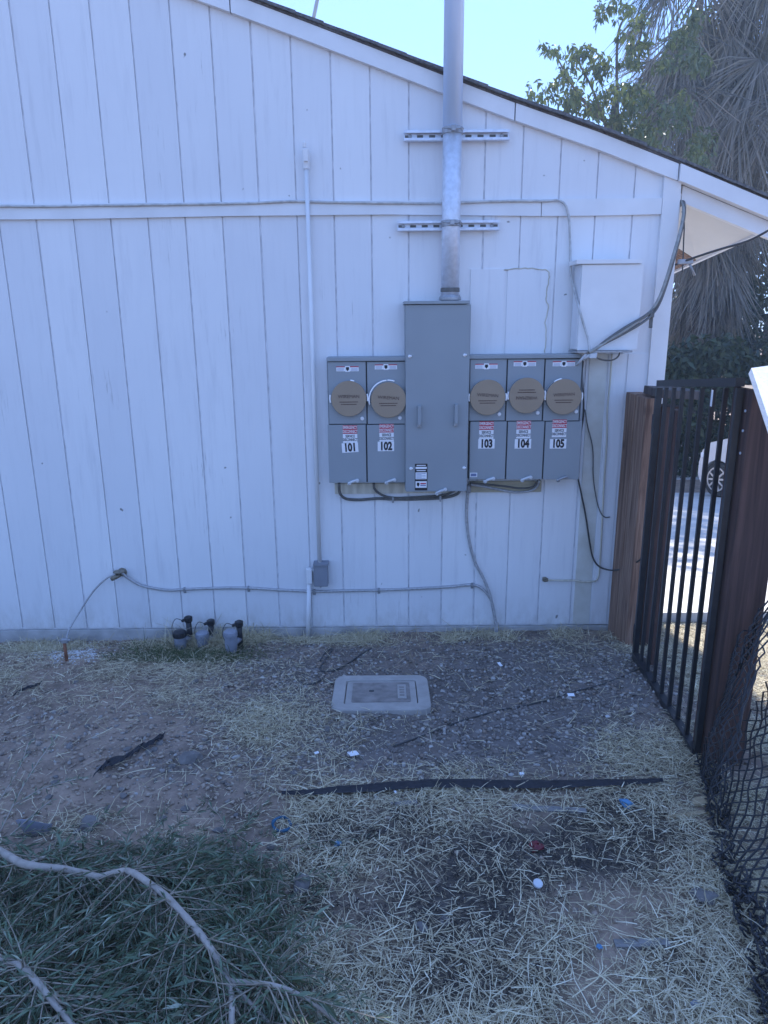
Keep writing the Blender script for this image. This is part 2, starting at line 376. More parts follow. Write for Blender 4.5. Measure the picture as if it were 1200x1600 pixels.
def leaves(name, P, Dv, L, Wd, Nv, mat, parent=None, droop=0.0):
    """n pointed leaves (two triangles folded along the midrib)"""
    n = len(P); V = np.zeros((n, 4, 3)); L = L[:, None]; Wd = Wd[:, None]
    up = np.cross(Dv, Nv)
    V[:, 0] = P; V[:, 1] = P + Dv * L * 0.45 + Nv * Wd * 0.5 + up * Wd * 0.15
    V[:, 2] = P + Dv * L; V[:, 3] = P + Dv * L * 0.45 - Nv * Wd * 0.5 + up * Wd * 0.15
    V[:, 2, 2] -= (L * droop)[:, 0]
    b = np.arange(n)[:, None] * 4
    Fc = np.concatenate([b + np.array([0, 1, 2]), b + np.array([0, 2, 3])], 1)
    return np_mesh(name, V.reshape(-1, 3), Fc.ravel(), 3, mat, parent)
def unit(a): return a / np.maximum(np.linalg.norm(a, axis=-1, keepdims=True), 1e-9)
def side_of(Dv, ref=None):
    r = nr.normal(size=Dv.shape) if ref is None else np.broadcast_to(ref, Dv.shape)
    return unit(np.cross(Dv, r))
def smooth(pts, n=8):
    pts = [Vector(p) for p in pts]
    P = [pts[0] * 2 - pts[1]] + pts + [pts[-1] * 2 - pts[-2]]; out = []
    for i in range(1, len(P) - 2):
        for k in range(n):
            t = k / n; a, b, c, d = P[i - 1], P[i], P[i + 1], P[i + 2]
            out.append(0.5 * ((2 * b) + (c - a) * t + (2 * a - 5 * b + 4 * c - d) * t * t + (3 * b - a - 3 * c + d) * t ** 3))
    out.append(P[-2]); return out
def copy_tree(o, parent=None):
    c = o.copy(); C.objects.link(c); c.parent = parent
    for ch in list(o.children): copy_tree(ch, c)
    return c
_font_cache = {}
def text(name, body, size, pos, mat, parent, sx=1.0, rotz=0.0, bold=0.0, yoff=0.0, lay=None):
    """lettering lying in a vertical plane that faces the camera side (-y); pos = centre"""
    cu = bpy.data.curves.new('t', 'FONT'); cu.body = body; cu.size = size; cu.align_x = 'CENTER'; cu.align_y = 'CENTER'
    cu.extrude = 0.0003; cu.offset = bold; cu.resolution_u = 3
    t = bpy.data.objects.new('t', cu); C.objects.link(t)
    bpy.context.view_layer.update()
    me = bpy.data.meshes.new_from_object(t.evaluated_get(bpy.context.evaluated_depsgraph_get()))
    bpy.data.objects.remove(t)
    Mx = Matrix.Translation(Vector(pos) - base_of(parent)) @ Matrix.Rotation(rotz, 4, 'Y') @ (Matrix.Rotation(R(90), 4, 'X') if lay is None else lay) @ Matrix.Diagonal((sx, 1, 1, 1))
    me.transform(Mx); me.name = name; me.materials.clear(); me.materials.append(mat)
    o = bpy.data.objects.new(name, me); C.objects.link(o); o.parent = parent
    return o

# ================================================================ GROUND
def cover_maps(px, py, X, Y):
    """mulch, gravel, straw densities (0..1) at ground points"""
    nz = np.array([noise.noise(Vector((x * 2.6, y * 2.6, 5))) for x, y in zip(X, Y)])
    nz2 = np.array([noise.noise(Vector((x * 6, y * 6, 9))) for x, y in zip(X, Y)])
    def blob(cx, cy, rx, ry): return np.exp(-(((px - cx) / rx) ** 2 + ((py - cy) / ry) ** 2))
    grav = 1.25 * np.clip(blob(740, 1110, 260, 95) + 0.9 * blob(900, 1060, 160, 60) + .7 * blob(700, 1190, 330, 40) + .2 * blob(80, 1150, 130, 40) + .3 * blob(290, 1190, 90, 40) + .6 * blob(450, 1060, 110, 60), 0, 1)
    mul = np.clip(1.0 * blob(720, 1400, 170, 80) + .8 * blob(860, 1310, 140, 50) + .5 * blob(600, 1290, 90, 35) + .5 * blob(540, 1420, 90, 40) + .75 * blob(960, 1340, 110, 60) + .35 * blob(1000, 1500, 140, 50) + .3 * blob(700, 1540, 200, 40), 0, 1)
    mul = np.clip(mul * 1.25 + nz * 0.9 * (mul > .08) + nz2 * .5 * (mul > .08), 0, 1)
    low = 1 / (1 + np.exp(-(py - 1225) / 14)) * (1 / (1 + np.exp(-(px - 455) / 18)))
    st = low * (1.0 - .72 * mul)
    wallb = np.exp(-((Y - 4.02) / .11) ** 2) * np.clip(0.55 + 1.3 * nz + .6 * nz2, 0, 1)
    midl = .55 * blob(440, 1150, 110, 90) + .5 * blob(540, 1210, 180, 30) + .75 * blob(1040, 1170, 90, 45) + .5 * blob(970, 1010, 90, 25) + .35 * blob(240, 1060, 150, 30) + .3 * blob(200, 1300, 200, 30) + .5 * blob(880, 1205, 220, 22) + .32 * blob(120, 1060, 200, 50)
    beyond = ((X > 1.5) & (Y > 2.2)) * .9
    st = np.clip(np.maximum.reduce([st, wallb, midl * (1 + nz), beyond]) * (.92 + 1.0 * nz + .55 * nz2), 0, 1)
    st = np.maximum(st, .05)
    grav = np.clip(grav * (1 + .7 * nz) , 0, 1) * (1 - .6 * low)
    return mul, grav, st
def lines(lo, hi, dlo, dhi, step):
    a = [lo + (dlo - lo) * (1 - k / 14) ** 0 * 0 for k in range(0)]
    out = list(np.arange(dlo, dhi + 1e-6, step))
    s = step; v = dlo
    left = []
    while v > lo: s *= 1.35; v -= s; left.append(v)
    s = step; v = dhi; right = []
    while v < hi: s *= 1.35; v += s; right.append(v)
    return np.array(left[::-1] + out + right)
gx = lines(-70, 90, -2.5, 2.9, 0.018); gy = lines(-30, 140, 0.7, 4.5, 0.018)
GXX, GYY = np.meshgrid(gx, gy)
fx, fy = GXX.ravel(), GYY.ravel()
Zb = np.array([gz(x, y) for x, y in zip(fx, fy)])
near = (fx > -3) & (fx < 3.2) & (fy > 0.5) & (fy < 4.6)
mul, grav, stw = np.zeros(len(fx)), np.zeros(len(fx)), np.zeros(len(fx))
idx = np.where(near)[0]
ppx, ppy = proj(np.stack([fx[idx], fy[idx], Zb[idx]], 1))
mul[idx], grav[idx], stw[idx] = cover_maps(ppx, ppy, fx[idx], fy[idx])
mic = np.array([noise.noise(Vector((fx[i] * 16, fy[i] * 16, 2))) + 0.6 * noise.noise(Vector((fx[i] * 38, fy[i] * 38, 7))) for i in idx])
mul[fy < 0.75] = .55; Zf = Zb.copy(); Zf[idx] += 0.0095 * mic * np.clip((4.25 - fy[idx]) / .1, 0, 1)  # unseen ground behind the camera darkened to cut warm bounce onto the wall
nx, ny = len(gx), len(gy)
ii = np.arange(ny - 1)[:, None] * nx + np.arange(nx - 1)[None, :]
Fq = np.stack([ii, ii + 1, ii + 1 + nx, ii + nx], -1).reshape(-1)
ground = np_mesh('ground', np.stack([fx, fy, Zf], 1), Fq, 4, M['ground'], None, True)
tag(ground, kind='structure', label='dry bare soil yard with gravel, straw and mulch patches')
ca = ground.data.color_attributes.new('cover', 'FLOAT_COLOR', 'POINT')
ca.data.foreach_set('color', np.stack([np.clip(mul * .95, 0, 1), np.clip(grav, 0, .95), np.clip(stw * .75, 0, 1), np.ones(len(fx))], 1).astype(np.float32).ravel())

# driveway slab beyond the gate, following the slope
dw = B()
ys = [4.26, 5.4, 6.8, 8.4, 10, 12, 14, 17]
for a, b_ in zip(ys[:-1], ys[1:]):
    g = 0.008 if b_ < 17 else 0
    dw.prism([(1.62, a, base(a) + .05), (12, a, base(a) + .05), (12, b_ - g, base(b_ - g) + .05), (1.62, b_ - g, base(b_ - g) + .05)], (0, 0, -.12))
tag(dw.build('driveway', M['concrete']), kind='structure', label='pale concrete driveway beyond the gate')

# ================================================================ HOUSE
CX = Wp(1046, 450).x                      # right corner of the gable wall
def roof_z(x):                            # underside line of the gable siding, read along the rake board
    pts = [(300, 0), (520, 82), (700, 152), (800, 190), (935, 237), (1040, 278), (1200, 345)]
    q = [(Wp(*p).x, Wp(*p).z) for p in pts]
    if x <= q[0][0]:
        xr = -2.95; zl = q[0][1] + 0.315 * (q[0][0] - max(x, xr))
        return zl if x >= xr else zl - 0.315 * (xr - x)
    for (x0, z0), (x1, z1) in zip(q[:-1], q[1:]):
        if x <= x1: return z0 + (z1 - z0) * (x - x0) / (x1 - x0)
    (x0, z0), (x1, z1) = q[-2], q[-1]
    return z1 + (z1 - z0) / (x1 - x0) * (x - x1)
XL = -7.6
house = root('house', (CX, D, 0), 'white gabled house with grooved vertical board siding and dark shingle roof', 'house')
SP = 0.2032
g0 = Wp(437.6, 976).x
zb = Wp(600, 977).z                       # lower edge of the siding
zbelt0, zbelt1 = Wp(500, 331).z, Wp(500, 317).z
# sheathing behind the boards
sh = B(); pts = [(XL, D + .008, zb - .01)]
pts += [(CX - .002, D + .008, zb - .01)]
xs = np.linspace(CX - .002, XL, 30)
pts += [(x, D + .008, roof_z(x) + .02) for x in xs]
sh.prism(pts, (0, .1, 0)); sh.build('wall_sheathing', M['groove'], house)
side = B()
side.box((CX - .12, D + .114, -1.6), (CX - .002, D + 9, 2.62)).box((XL, D + .114, -1.6), (XL + .1, D + 9, 2.6)).box((XL, D + 9.01, -1.6), (CX, D + 9.1, 3.3))
side.build('side_wall', M['paint'], house)
fo = B()
fo.box((XL + .01, D - .004, -.4), (CX - .02, D + .11, zb - .012), 0.004)
fo.box((XL + .02, D + .111, -2.0), (CX - .02, D + 8.9, -.02))
fo.build('foundation', M['concrete_f'], house)
k0 = int((XL - g0) / SP); k1 = int((CX - g0) / SP) + 1
lowm = None
for k in range(k0, k1 + 1):
    a = g0 + k * SP + (.0045 if k % 6 else .0065); b_ = g0 + (k + 1) * SP - .0035
    if b_ < XL + .05: continue
    b_ = min(b_, CX - .001)
    if b_ - a < .02: continue
    if lowm is None or b_ - a < SP - .012:
        bb = B(); bb.box((a, D - .001, zb), (b_, D + .0079, zbelt0 + .02), .0015)
        o = bb.build('siding_board', M['paint'], house)
        if b_ - a > SP - .012: lowm = (o, a)
    else:
        o = lowm[0].copy(); C.objects.link(o); o.location = (a - lowm[1], 0, 0)
    # boards of the gable above the belt
    bb = B(); ov = .0079
    xs_ = np.linspace(b_, a, 5)
    bb.prism([(a, D + ov, zbelt1 - .02), (b_, D + ov, zbelt1 - .02)] + [(x, D + ov, roof_z(x) + .012) for x in xs_], (0, -.009, 0))
    bb.build('siding_board', M['paint'], house)
# belt board in two lengths, its lower edge slightly wavy as in the photograph
def belt(p0, p1):
    bb = B(); n = 10; lo = []; hi = []
    for i in range(n + 1):
        x = p0 + (p1 - p0) * i / n
        sagg = 0.012 * math.sin((x + 1.1) * 2.2) * (1 if x > -1 else .3)
        lo.append((x, D - .002, zbelt0 - .025 + sagg * .8)); hi.append((x, D - .002, zbelt1 + .006))
    bb.prism(lo + hi[::-1], (0, -.019, 0)); bb.build('belt_board', M['trim'], house)
bx0 = Wp(845, 322).x
belt(XL, bx0 - .002); belt(bx0 + .002, Wp(1032, 320).x)
# corner board, running up to the rake
cb = B(); x0 = Wp(1034, 300).x; x0b = Wp(1011, 600).x
cb.prism([(x0b, D - .0015, zb), (CX + .005, D - .0015, zb), (CX + .005, D - .0015, roof_z(CX)), (x0, D - .0015, roof_z(x0))], (0, -.022, 0))
cb.build('corner_board', M['trim'], house)
cb = B(); cb.box((CX, D + .0, zb), (CX + .02, D + .12, roof_z(CX) - .05), .002); cb.build('corner_board', M['trim'], house)
# wide plain boards at the right end, under the wooden cupboard
for (a, b_, c, d, o_) in ((912, 939, 560, 974, .006), (941, 967, 560, 974, .010), (970, 1004, 560, 974, .008)):
    bb = B(); A_ = Wp(a, 700).x; B__ = Wp(b_, 700).x
    bb.box((A_, D - o_, zb), (B__, D - .0012, Wp(950, 553).z), .0015)
    bb.build('flat_board', M['cream2'] if a < 930 else M['paint'], house)
# plywood patch above the right meter bank
for (a, b_) in ((734, 787), (791, 857)):
    bb = B(); A_, B__ = Wp(a, 480).x, Wp(b_, 480).x
    bb.box((A_, D - .008, Wp(780, 600).z), (B__, D - .0012, Wp(780, 420).z), .0015); bb.build('patch_panel', M['paint'], house)
cr = B()
pp = [Wp(x, y, .009) for x, y in ((788, 421), (815, 419), (840, 420), (857, 424), (857, 440), (853, 462), (856, 480), (852, 505), (854, 530), (851, 552))]
cr.tube([p + Vector((rnd.uniform(-.004, .004), 0, rnd.uniform(-.003, .003))) for p in smooth(pp, 5)], .0035, 5); cr.build('caulk_bead', M['cream'], house)
# rake boards and roof
def top_z(x): return roof_z(x) + 0.082
XE = Wp(1200, 330).x + 0.22                # eave tip
def rake(xa, xb, off, nm='rake_board'):
    bb = B(); n = max(2, int(abs(xb - xa) / .3)); xs = np.linspace(xa, xb, n + 1)
    lo = [(x, D - .003, roof_z(x)) for x in xs]; hi = [(x, D - .003, top_z(x)) for x in xs]
    bb.prism(lo + hi[::-1], (0, -off, 0)); bb.build(nm, M['trim'], house)
j1, j2 = Wp(803, 178).x, Wp(1057, 262).x
rake(Wp(362, 18).x + .002, j1 - .003, .032); rake(j1 + .003, j2 - .003, .034); rake(j2 + .003, XE, .05)
rake(-2.95, Wp(362, 18).x - .004, .033); rake(XL - .35, -2.953, .033)
# second, inner board seen beneath the outer rake past the corner
bb = B(); xs = np.linspace(CX + .022, XE, 5)
bb.prism([(x, D - .001, roof_z(x) - .085) for x in xs] + [(x, D - .001, roof_z(x) - .002) for x in xs[::-1]], (0, .035, 0)); bb.build('rake_board', M['trim'], house)
# roof deck + shingle courses
bb = B(); n = 24; xs = np.linspace(-2.95, XE + .02, n)
bb.prism([(x, D - .04, top_z(x) + .001) for x in xs] + [(x, D - .04, top_z(x) + .012) for x in xs[::-1]], (0, 9.3, 0)); bb.build('roof_deck', M['darkwood'], house)
bb = B(); xs = np.linspace(XL - .35, -2.953, n)
bb.prism([(x, D - .04, top_z(x) + .001) for x in xs] + [(x, D - .04, top_z(x) + .012) for x in xs[::-1]], (0, 9.3, 0)); bb.build('roof_deck', M['darkwood'], house)
x = XE + .05; cnt = 0
while x > -2.95:
    a, b_ = x - .2, x; j = rnd.uniform(-.012, .012)
    bb = B(); za, zc = top_z(a) + .013, top_z(b_) + .013
    bb.prism([(b_, D - .055 + j, zc), (b_, D - .055 + j, zc + .016), (a, D - .055 + j, za + .012), (a, D - .055 + j, za)], (0, 9.33, 0))
    bb.build('shingle_course', M['shingle'], house); x -= .14; cnt += 1
x = XL - .4
while x < -2.95:
    bb = B(); za, zc = top_z(x) + .017, top_z(x + .2) + .017
    bb.prism([(x, D - .055, za), (x, D - .055, za + .018), (x + .2, D - .055, zc + .012), (x + .2, D - .055, zc)], (0, 9.33, 0))
    bb.build('shingle_course', M['shingle'], house); x += .14
# boxed eave beyond the corner: sloping soffit, fascia along the eave, plank ceiling farther back
e0 = Wp(1190, 360, -.045)
e1 = Yp(1050, 424, 5.3); e1 = e0 + (e1 - e0) * 1.6
i0 = Wp(1050, 299, -.045); i0.x = CX + .02; i1 = Vector((CX + .02, e1.y, i0.z - .10))
bb = B(); bb.prism([i0, e0, e0.lerp(e1, .42), i0.lerp(i1, .42)], (0, 0, .015)); bb.build('soffit', M['soffit'], house)
for t in range(6):
    a, b_ = .425 + t * .095, .425 + t * .095 + .088
    bb = B(); bb.prism([i0.lerp(i1, a), e0.lerp(e1, a), e0.lerp(e1, b_), i0.lerp(i1, b_)], (0, 0, .02)); bb.build('soffit_plank', M['wood'], house)
bb = B(); bb.prism([e0 + Vector((.0, 0, -.012)), e1 + Vector((.0, 0, -.012)), e1 + Vector((0, 0, .05)), e0 + Vector((0, 0, .05))], (.025, 0, 0)); bb.build('eave_fascia', M['trim'], house)

# ---------------------------------------------------------------- cupboard on the wall (top right)
def wbox(name, x0, y0, x1, y1, off0, off1, mat, parent, bev=.002, mi=0):
    p = Wp(x0, (y0 + y1) / 2, off1); q = Wp(x1, (y0 + y1) / 2, off1)
    t = Wp((x0 + x1) / 2, y0, off1).z; b_ = Wp((x0 + x1) / 2, y1, off1).z
    bb = B(); bb.box((p.x, D - off1, b_), (q.x, D - off0, t), bev)
    return bb.build(name, mat, parent)
cup = root('wall_cupboard', Wp(950, 548, .09), 'white wooden cupboard box fixed high at the right end of the wall', 'cupboard')
wbox('door', 906, 413, 1000, 547, .158, .172, M['trim'], cup)
wbox('carcass', 904, 413, 1001, 546, .024, .156, M['paint'], cup)
wbox('lid', 901, 405, 1004, 412, .024, .185, M['trim'], cup)
wbox('drip_tray', 902, 548, 988, 551, .024, .21, M['steel2'], cup, .0005)

# ---------------------------------------------------------------- meter banks
def arc_pts(c, r, a0, a1, off, n=12):
    return [Vector((c.x + r * math.cos(R(a0 + (a1 - a0) * i / n)), D - off, c.z + r * math.sin(R(a0 + (a1 - a0) * i / n)))) for i in range(n + 1)]
def meter_bank(label, x0, x1, top, mid, bot, cells):
    rt_ = root('meter_bank', Wp((x0 + x1) / 2, bot, .07), label, 'meter box', 'grey electric meter banks')
    OF = .135
    wbox('enclosure', x0 + 1, top + 2, x1 - 1, bot, .002, OF - .02, M['grey'], rt_, .003)
    wbox('top_flange', x0 - 2, top - 3, x1 + 1, top + 3, .002, OF + .012, M['grey'], rt_, .002)
    wbox('gap_sheet', x0 + 2, top + 4, x1 - 2, bot - 1, OF - .02, OF - .012, M['greyedge'], rt_, 0)
    n = len(cells)
    for i, c in enumerate(cells):
        a = x0 + (x1 - x0) * i / n + 1.1; b_ = x0 + (x1 - x0) * (i + 1) / n - 1.1
        wbox('meter_cover', a, top + 4.5, b_, mid - .8, OF - .011, OF, M['grey'], rt_, .0015)
        wbox('breaker_door', a, mid + .8, b_, bot, OF - .011, OF, M['grey'], rt_, .0015)
        cxp, cyp = c['disc']; cc = Wp(cxp, cyp, OF + .03)
        rr = .0985
        ring = B(); ring.lathe(Vector((cc.x, D - OF, cc.z)), (0, -1, 0), [(rr * .98, 0), (rr * .98, .022), (rr * .90, .024), (rr * .9, 0)], 48); ring.build('socket_ring', M['steel2'], rt_)
        dd = B(); dd.lathe(Vector((cc.x, D - OF, cc.z)), (0, -1, 0), [(rr * .95, .0245), (rr, .0265), (rr, .031), (rr * .985, .033)], 56)
        plate = dd.build('closing_plate', M['brown'], rt_)
        fl = c.get('flip', 0); s_ = -1 if fl else 1; tl = c.get('tilt', 0)
        text('lettering', 'WIREMAN', .026, (cc.x, D - OF - .0338, cc.z + .012 * s_), M['brownprint'], plate, 1.0, R(180 * fl) + tl)
        ln = B()
        for q, wd in ((-.018, .052), (-.031, .044)):
            zz = cc.z + q * s_
            for m_ in range(11):
                xa = cc.x - wd + 2 * wd * m_ / 11
                ln.box((xa, D - OF - .0342, zz - .0022), (xa + 2 * wd / 11 * .8, D - OF - .0332, zz + .0022))
        ln.build('fine_print', M['brownprint'], plate)
        for (a0, a1, rad) in c['clips']:
            cl = B(); cl.tube(arc_pts(cc, rr * rad, a0, a1, OF + .026, 14), .0042, 6); cl.build('ring_clip', M['clip'], rt_)
        sc = B(); p = Wp(*c['seal'], OF); sc.lathe(p, (0, -1, 0), [(.011, 0), (.011, .004), (.008, .007)], 14); sc.build('seal', M['white'], rt_)
        # warning strip near the top
        p = Wp(*c['strip'], OF); st_ = B(); st_.box((p.x - .062, p.y - .0008, p.z - .011), (p.x + .062, p.y, p.z + .011))
        st_.box((p.x - .013, p.y - .0014, p.z - .014), (p.x + .013, p.y - .0009, p.z + .018))
        so_ = st_.build('warning_strip', M['white'], rt_)
        q_ = B(); q_.box((p.x - .062, p.y - .0016, p.z + .011), (p.x - .016, p.y - .0002, p.z + .016)).box((p.x + .016, p.y - .0016, p.z + .011), (p.x + .062, p.y - .0002, p.z + .016)); q_.build('red_band', M['red'], so_)
        q_ = B()
        for s in (-1, 1):
            for m_ in range(3): q_.box((p.x + s * .039 - .019, p.y - .0016, p.z - .008 + m_ * .006), (p.x + s * .039 + .018, p.y - .0009, p.z - .0062 + m_ * .006))
        q_.build('fine_print', M['blueprint'], so_)
        q_ = B(); q_.prism([(p.x - .008, p.y - .0024, p.z + .012), (p.x - .009, p.y - .0024, p.z), (p.x, p.y - .0024, p.z - .010), (p.x + .009, p.y - .0024, p.z), (p.x + .008, p.y - .0024, p.z + .012)], (0, .0009, 0)); q_.build('shield_emblem', M['black'], so_)
        # emergency disconnect sticker
        p = Wp(*c['em'], OF); w_, h_ = .041, .053
        e_ = B(); e_.box((p.x - w_, p.y - .0008, p.z - h_ + .006), (p.x + w_, p.y, p.z + .004)); es = e_.build('disconnect_sticker', M['white'], rt_)
        e_ = B(); e_.box((p.x - w_, p.y - .001, p.z + .0045), (p.x + w_, p.y, p.z + h_)); er = e_.build('red_panel', M['red'], es)
        text('lettering', 'EMERGENCY', .0235, (p.x, p.y - .0014, p.z + .040), M['white'], es, .60, 0, .0004)
        text('lettering', 'DISCONNECT', .0235, (p.x, p.y - .0014, p.z + .017), M['white'], es, .56, 0, .0004)
        text('lettering', 'SERVICE', .0215, (p.x, p.y - .0014, p.z - .010), M['black'], es, .68, 0, .0004)
        text('lettering', 'DISCONNECT', .0215, (p.x, p.y - .0014, p.z - .030), M['black'], es, .60, 0, .0004)
        # unit number
        p = Wp(*c['num'], OF); e_ = B(); tl = c.get('ntilt', 0)
        e_.box((p.x - .047, p.y - .0013, p.z - .029), (p.x + .047, p.y - .0003, p.z + .026), rot_=Matrix.Rotation(tl, 3, 'Y')); ns = e_.build('number_sticker', M['white'], rt_)
        text('digits', c['n'], .064, (p.x, p.y - .0019, p.z - .002), M['black'], ns, .74, tl, .0030)
        # latch tab under the door
        p = Wp(*c['tab'], OF); e_ = B()
        e_.tube([p + Vector((-.03, -.004, -.022)), p + Vector((-.012, -.01, -.006)), p + Vector((.018, -.01, .004)), p + Vector((.03, -.008, .003))], [.006, .0075, .0075, .006], 8)
        e_.lathe(p + Vector((.024, -.006, .002)), (0, -1, 0), [(.011, 0), (.011, .008), (.006, .010)], 12)
        e_.lathe(p + Vector((-.022, -.002, -.016)), (0, -1, 0), [(.011, 0), (.011, .006), (.006, .009)], 12)
        e_.build('latch_tab', M['pvcw'] if c['n'] != '105' else M['steel2'], rt_)
    return rt_
mb1 = meter_bank('grey two-meter bank numbered 101 and 102 left of the tall cabinet', 512, 634, 561, 663, 754, [
    dict(disc=(545, 623), clips=((168, 192, 1.07), (-8, 14, 1.07), (72, 84, 1.03)), seal=(566, 654), strip=(543, 577), em=(547, 679), num=(547, 699), n='101', tab=(552, 751), ntilt=R(-3)),
    dict(disc=(607, 625), clips=((95, 194, 1.1), (72, 93, 1.1), (-8, 14, 1.07)), seal=(625, 653), strip=(603, 574), em=(604, 677), num=(603, 697), n='102', tab=(610, 750), tilt=R(4))])
mb2 = meter_bank('grey three-meter bank numbered 103 to 105 right of the tall cabinet', 733, 908, 557, 658, 749, [
    dict(disc=(762, 621), clips=((168, 192, 1.06), (-10, 12, 1.06)), seal=(780, 647), strip=(760, 573), em=(760, 673), num=(760, 693), n='103', tab=(764, 748), tilt=R(4)),
    dict(disc=(823, 618), clips=((168, 192, 1.06), (-8, 14, 1.06)), seal=(840, 645), strip=(820, 569), em=(818, 672), num=(817, 693), n='104', tab=(822, 746), flip=1),
    dict(disc=(881, 620), clips=((166, 190, 1.06), (-10, 12, 1.06), (100, 125, 1.02)), seal=(900, 643), strip=(881, 569), em=(874, 670), num=(872, 693), n='105', tab=(878, 746), tilt=R(-3))])
p = Wp(740, 742, .1355); bb = B(); bb.box((p.x - .021, p.y - .001, p.z - .013), (p.x + .021, p.y, p.z + .013)); ms = bb.build('maker_sticker', M['white'], mb2)
bb = B(); bb.box((p.x - .016, p.y - .0016, p.z - .008), (p.x + .016, p.y - .0011, p.z + .008)); bb.build('oval_print', M['blueprint'], ms)

# tall main cabinet
mc = root('service_cabinet', Wp(684, 768, .08), 'tall grey main service cabinet with two handles beneath the steel mast', 'electrical cabinet')
OF = .175
wbox('enclosure', 633, 476, 733, 766, .002, OF - .02, M['grey'], mc, .003)
wbox('top_cap', 631, 470, 734, 475, .002, OF + .012, M['grey'], mc, .002)
wbox('cover', 634, 476, 732, 768, OF - .019, OF, M['grey'], mc, .003)
for hx, hy in ((655, 649), (712, 647)):
    p = Wp(hx, hy, OF); bb = B()
    bb.box((p.x - .0095, p.y - .036, p.z - .050), (p.x + .0095, p.y - .024, p.z + .058), .003)
    bb.box((p.x - .0085, p.y - .0245, p.z + .040), (p.x + .0085, p.y + .001, p.z + .056), .002).box((p.x - .0085, p.y - .0245, p.z - .048), (p.x + .0085, p.y + .001, p.z - .032), .002)
    hd = bb.build('handle', M['grey'], mc)
    bb = B(); bb.box((p.x - .011, p.y - .02, p.z - .066), (p.x + .011, p.y, p.z - .049), .002); bb.build('latch_block', M['steel2'], hd)
for sx_, sy_ in ((640, 557), (726, 555), (642, 732), (725, 731)):
    p = Wp(sx_, sy_, OF); bb = B(); bb.lathe(p, (0, -1, 0), [(.009, 0), (.009, .004), (.005, .007)], 10).tube([p + Vector((.0, -.005, 0)), p + Vector((.012, -.006, .002))], .005, 6); bb.build('cover_screw', M['white'], mc)
p = Wp(658, 745.5, OF); bb = B(); bb.box((p.x - .036, p.y - .0008, p.z - .078), (p.x + .036, p.y, p.z + .078)); rl = bb.build('rating_label', M['black'], mc)
bb = B()
for (a, b_) in ((.048, .060), (-.012, .028), (-.062, -.024)): bb.box((p.x - .032, p.y - .0014, p.z + a), (p.x + .032, p.y - .0009, p.z + b_))
bb.build('white_panel', M['white'], rl)
bb = B()
for a in (.066, .036): bb.box((p.x - .026, p.y - .0014, p.z + a), (p.x + .026, p.y - .0009, p.z + a + .005))
bb.build('white_line', M['white'], rl)
bb = B()
for m_ in range(5): bb.box((p.x - .028, p.y - .002, p.z - .008 + m_ * .007), (p.x + (.002 if m_ % 2 else .026), p.y - .0015, p.z - .0055 + m_ * .007))
bb.box((p.x - .004, p.y - .002, p.z - .052), (p.x + .028, p.y - .0015, p.z - .046)); bb.build('fine_print', M['blueprint'], rl)
bb = B(); bb.box((p.x - .004, p.y - .002, p.z - .042), (p.x + .028, p.y - .0015, p.z - .034)); bb.build('red_print', M['red'], rl)
bb = B(); bb.prism([(p.x - .024, p.y - .0022, p.z - .032), (p.x - .025, p.y - .0022, p.z - .046), (p.x - .017, p.y - .0022, p.z - .056), (p.x - .009, p.y - .0022, p.z - .046), (p.x - .010, p.y - .0022, p.z - .032)], (0, .0008, 0)); bb.build('shield_emblem', M['black'], rl)
p = Wp(690, 766, OF); bb = B()
bb.tube([p + Vector((-.03, -.004, -.018)), p + Vector((-.012, -.01, -.004)), p + Vector((.02, -.01, .006))], .0075, 8).lathe(p + Vector((.02, -.006, .006)), (0, -1, 0), [(.011, 0), (.011, .008), (.006, .01)], 12).lathe(p + Vector((-.026, -.002, -.018)), (0, -1, 0), [(.011, 0), (.011, .006), (.006, .009)], 12)
bb.build('latch_tab', M['pvcw'], mc)

# backing boards showing below the banks
for lab, (a, b_, c, d) in (('bare plywood backing board just below the 103 and 104 meters', (734, 752, 846, 769)), ('cream backing strip just below the 101 and 102 meters', (523, 755, 712, 771))):
    o = wbox('backing_board', a, b_, c, d, .0012, .018, M['ply'] if a > 700 else M['cream'], None); tag(o, lab, 'board')

# ---------------------------------------------------------------- service mast, struts
mast = root('service_mast', Wp(703, 470, .10), 'galvanized steel service mast rising past the roof edge from the grey cabinet', 'conduit mast')
MO = .105; rm = .049
pb = Wp(703, 470, MO); mx = pb.x
zc1 = Wp(702, 350, MO).z; zc2 = Wp(702, 205, MO).z
bb = B(); bb.tube([(mx, D - MO, pb.z + .0), (mx, D - MO, zc2)], rm, 28); bb.build('lower_pipe', M['steel'], mast)
bb = B(); bb.tube([(mx, D - MO, zc2 + .001), (mx, D - MO, 5.1)], rm + .001, 28)
m_up = simple('smooth_zinc', (0.62, 0.74, 0.92), 0.35, 0.2, var=0.05, scale=4, bs=0.03); bb.build('upper_pipe', m_up, mast)
bb = B(); bb.lathe((mx, D - MO, pb.z + .004), (0, 0, 1), [(rm + .012, 0), (rm + .012, .012), (rm + .003, .026)], 28); bb.build('hub', M['steel2'], mast)
bb = B(); bb.lathe((mx, D - MO, pb.z + .045), (0, 0, 1), [(rm + .002, 0), (rm + .003, .003), (rm + .003, .02), (rm + .002, .022)], 28); bb.build('gasket', M['cable'], mast)
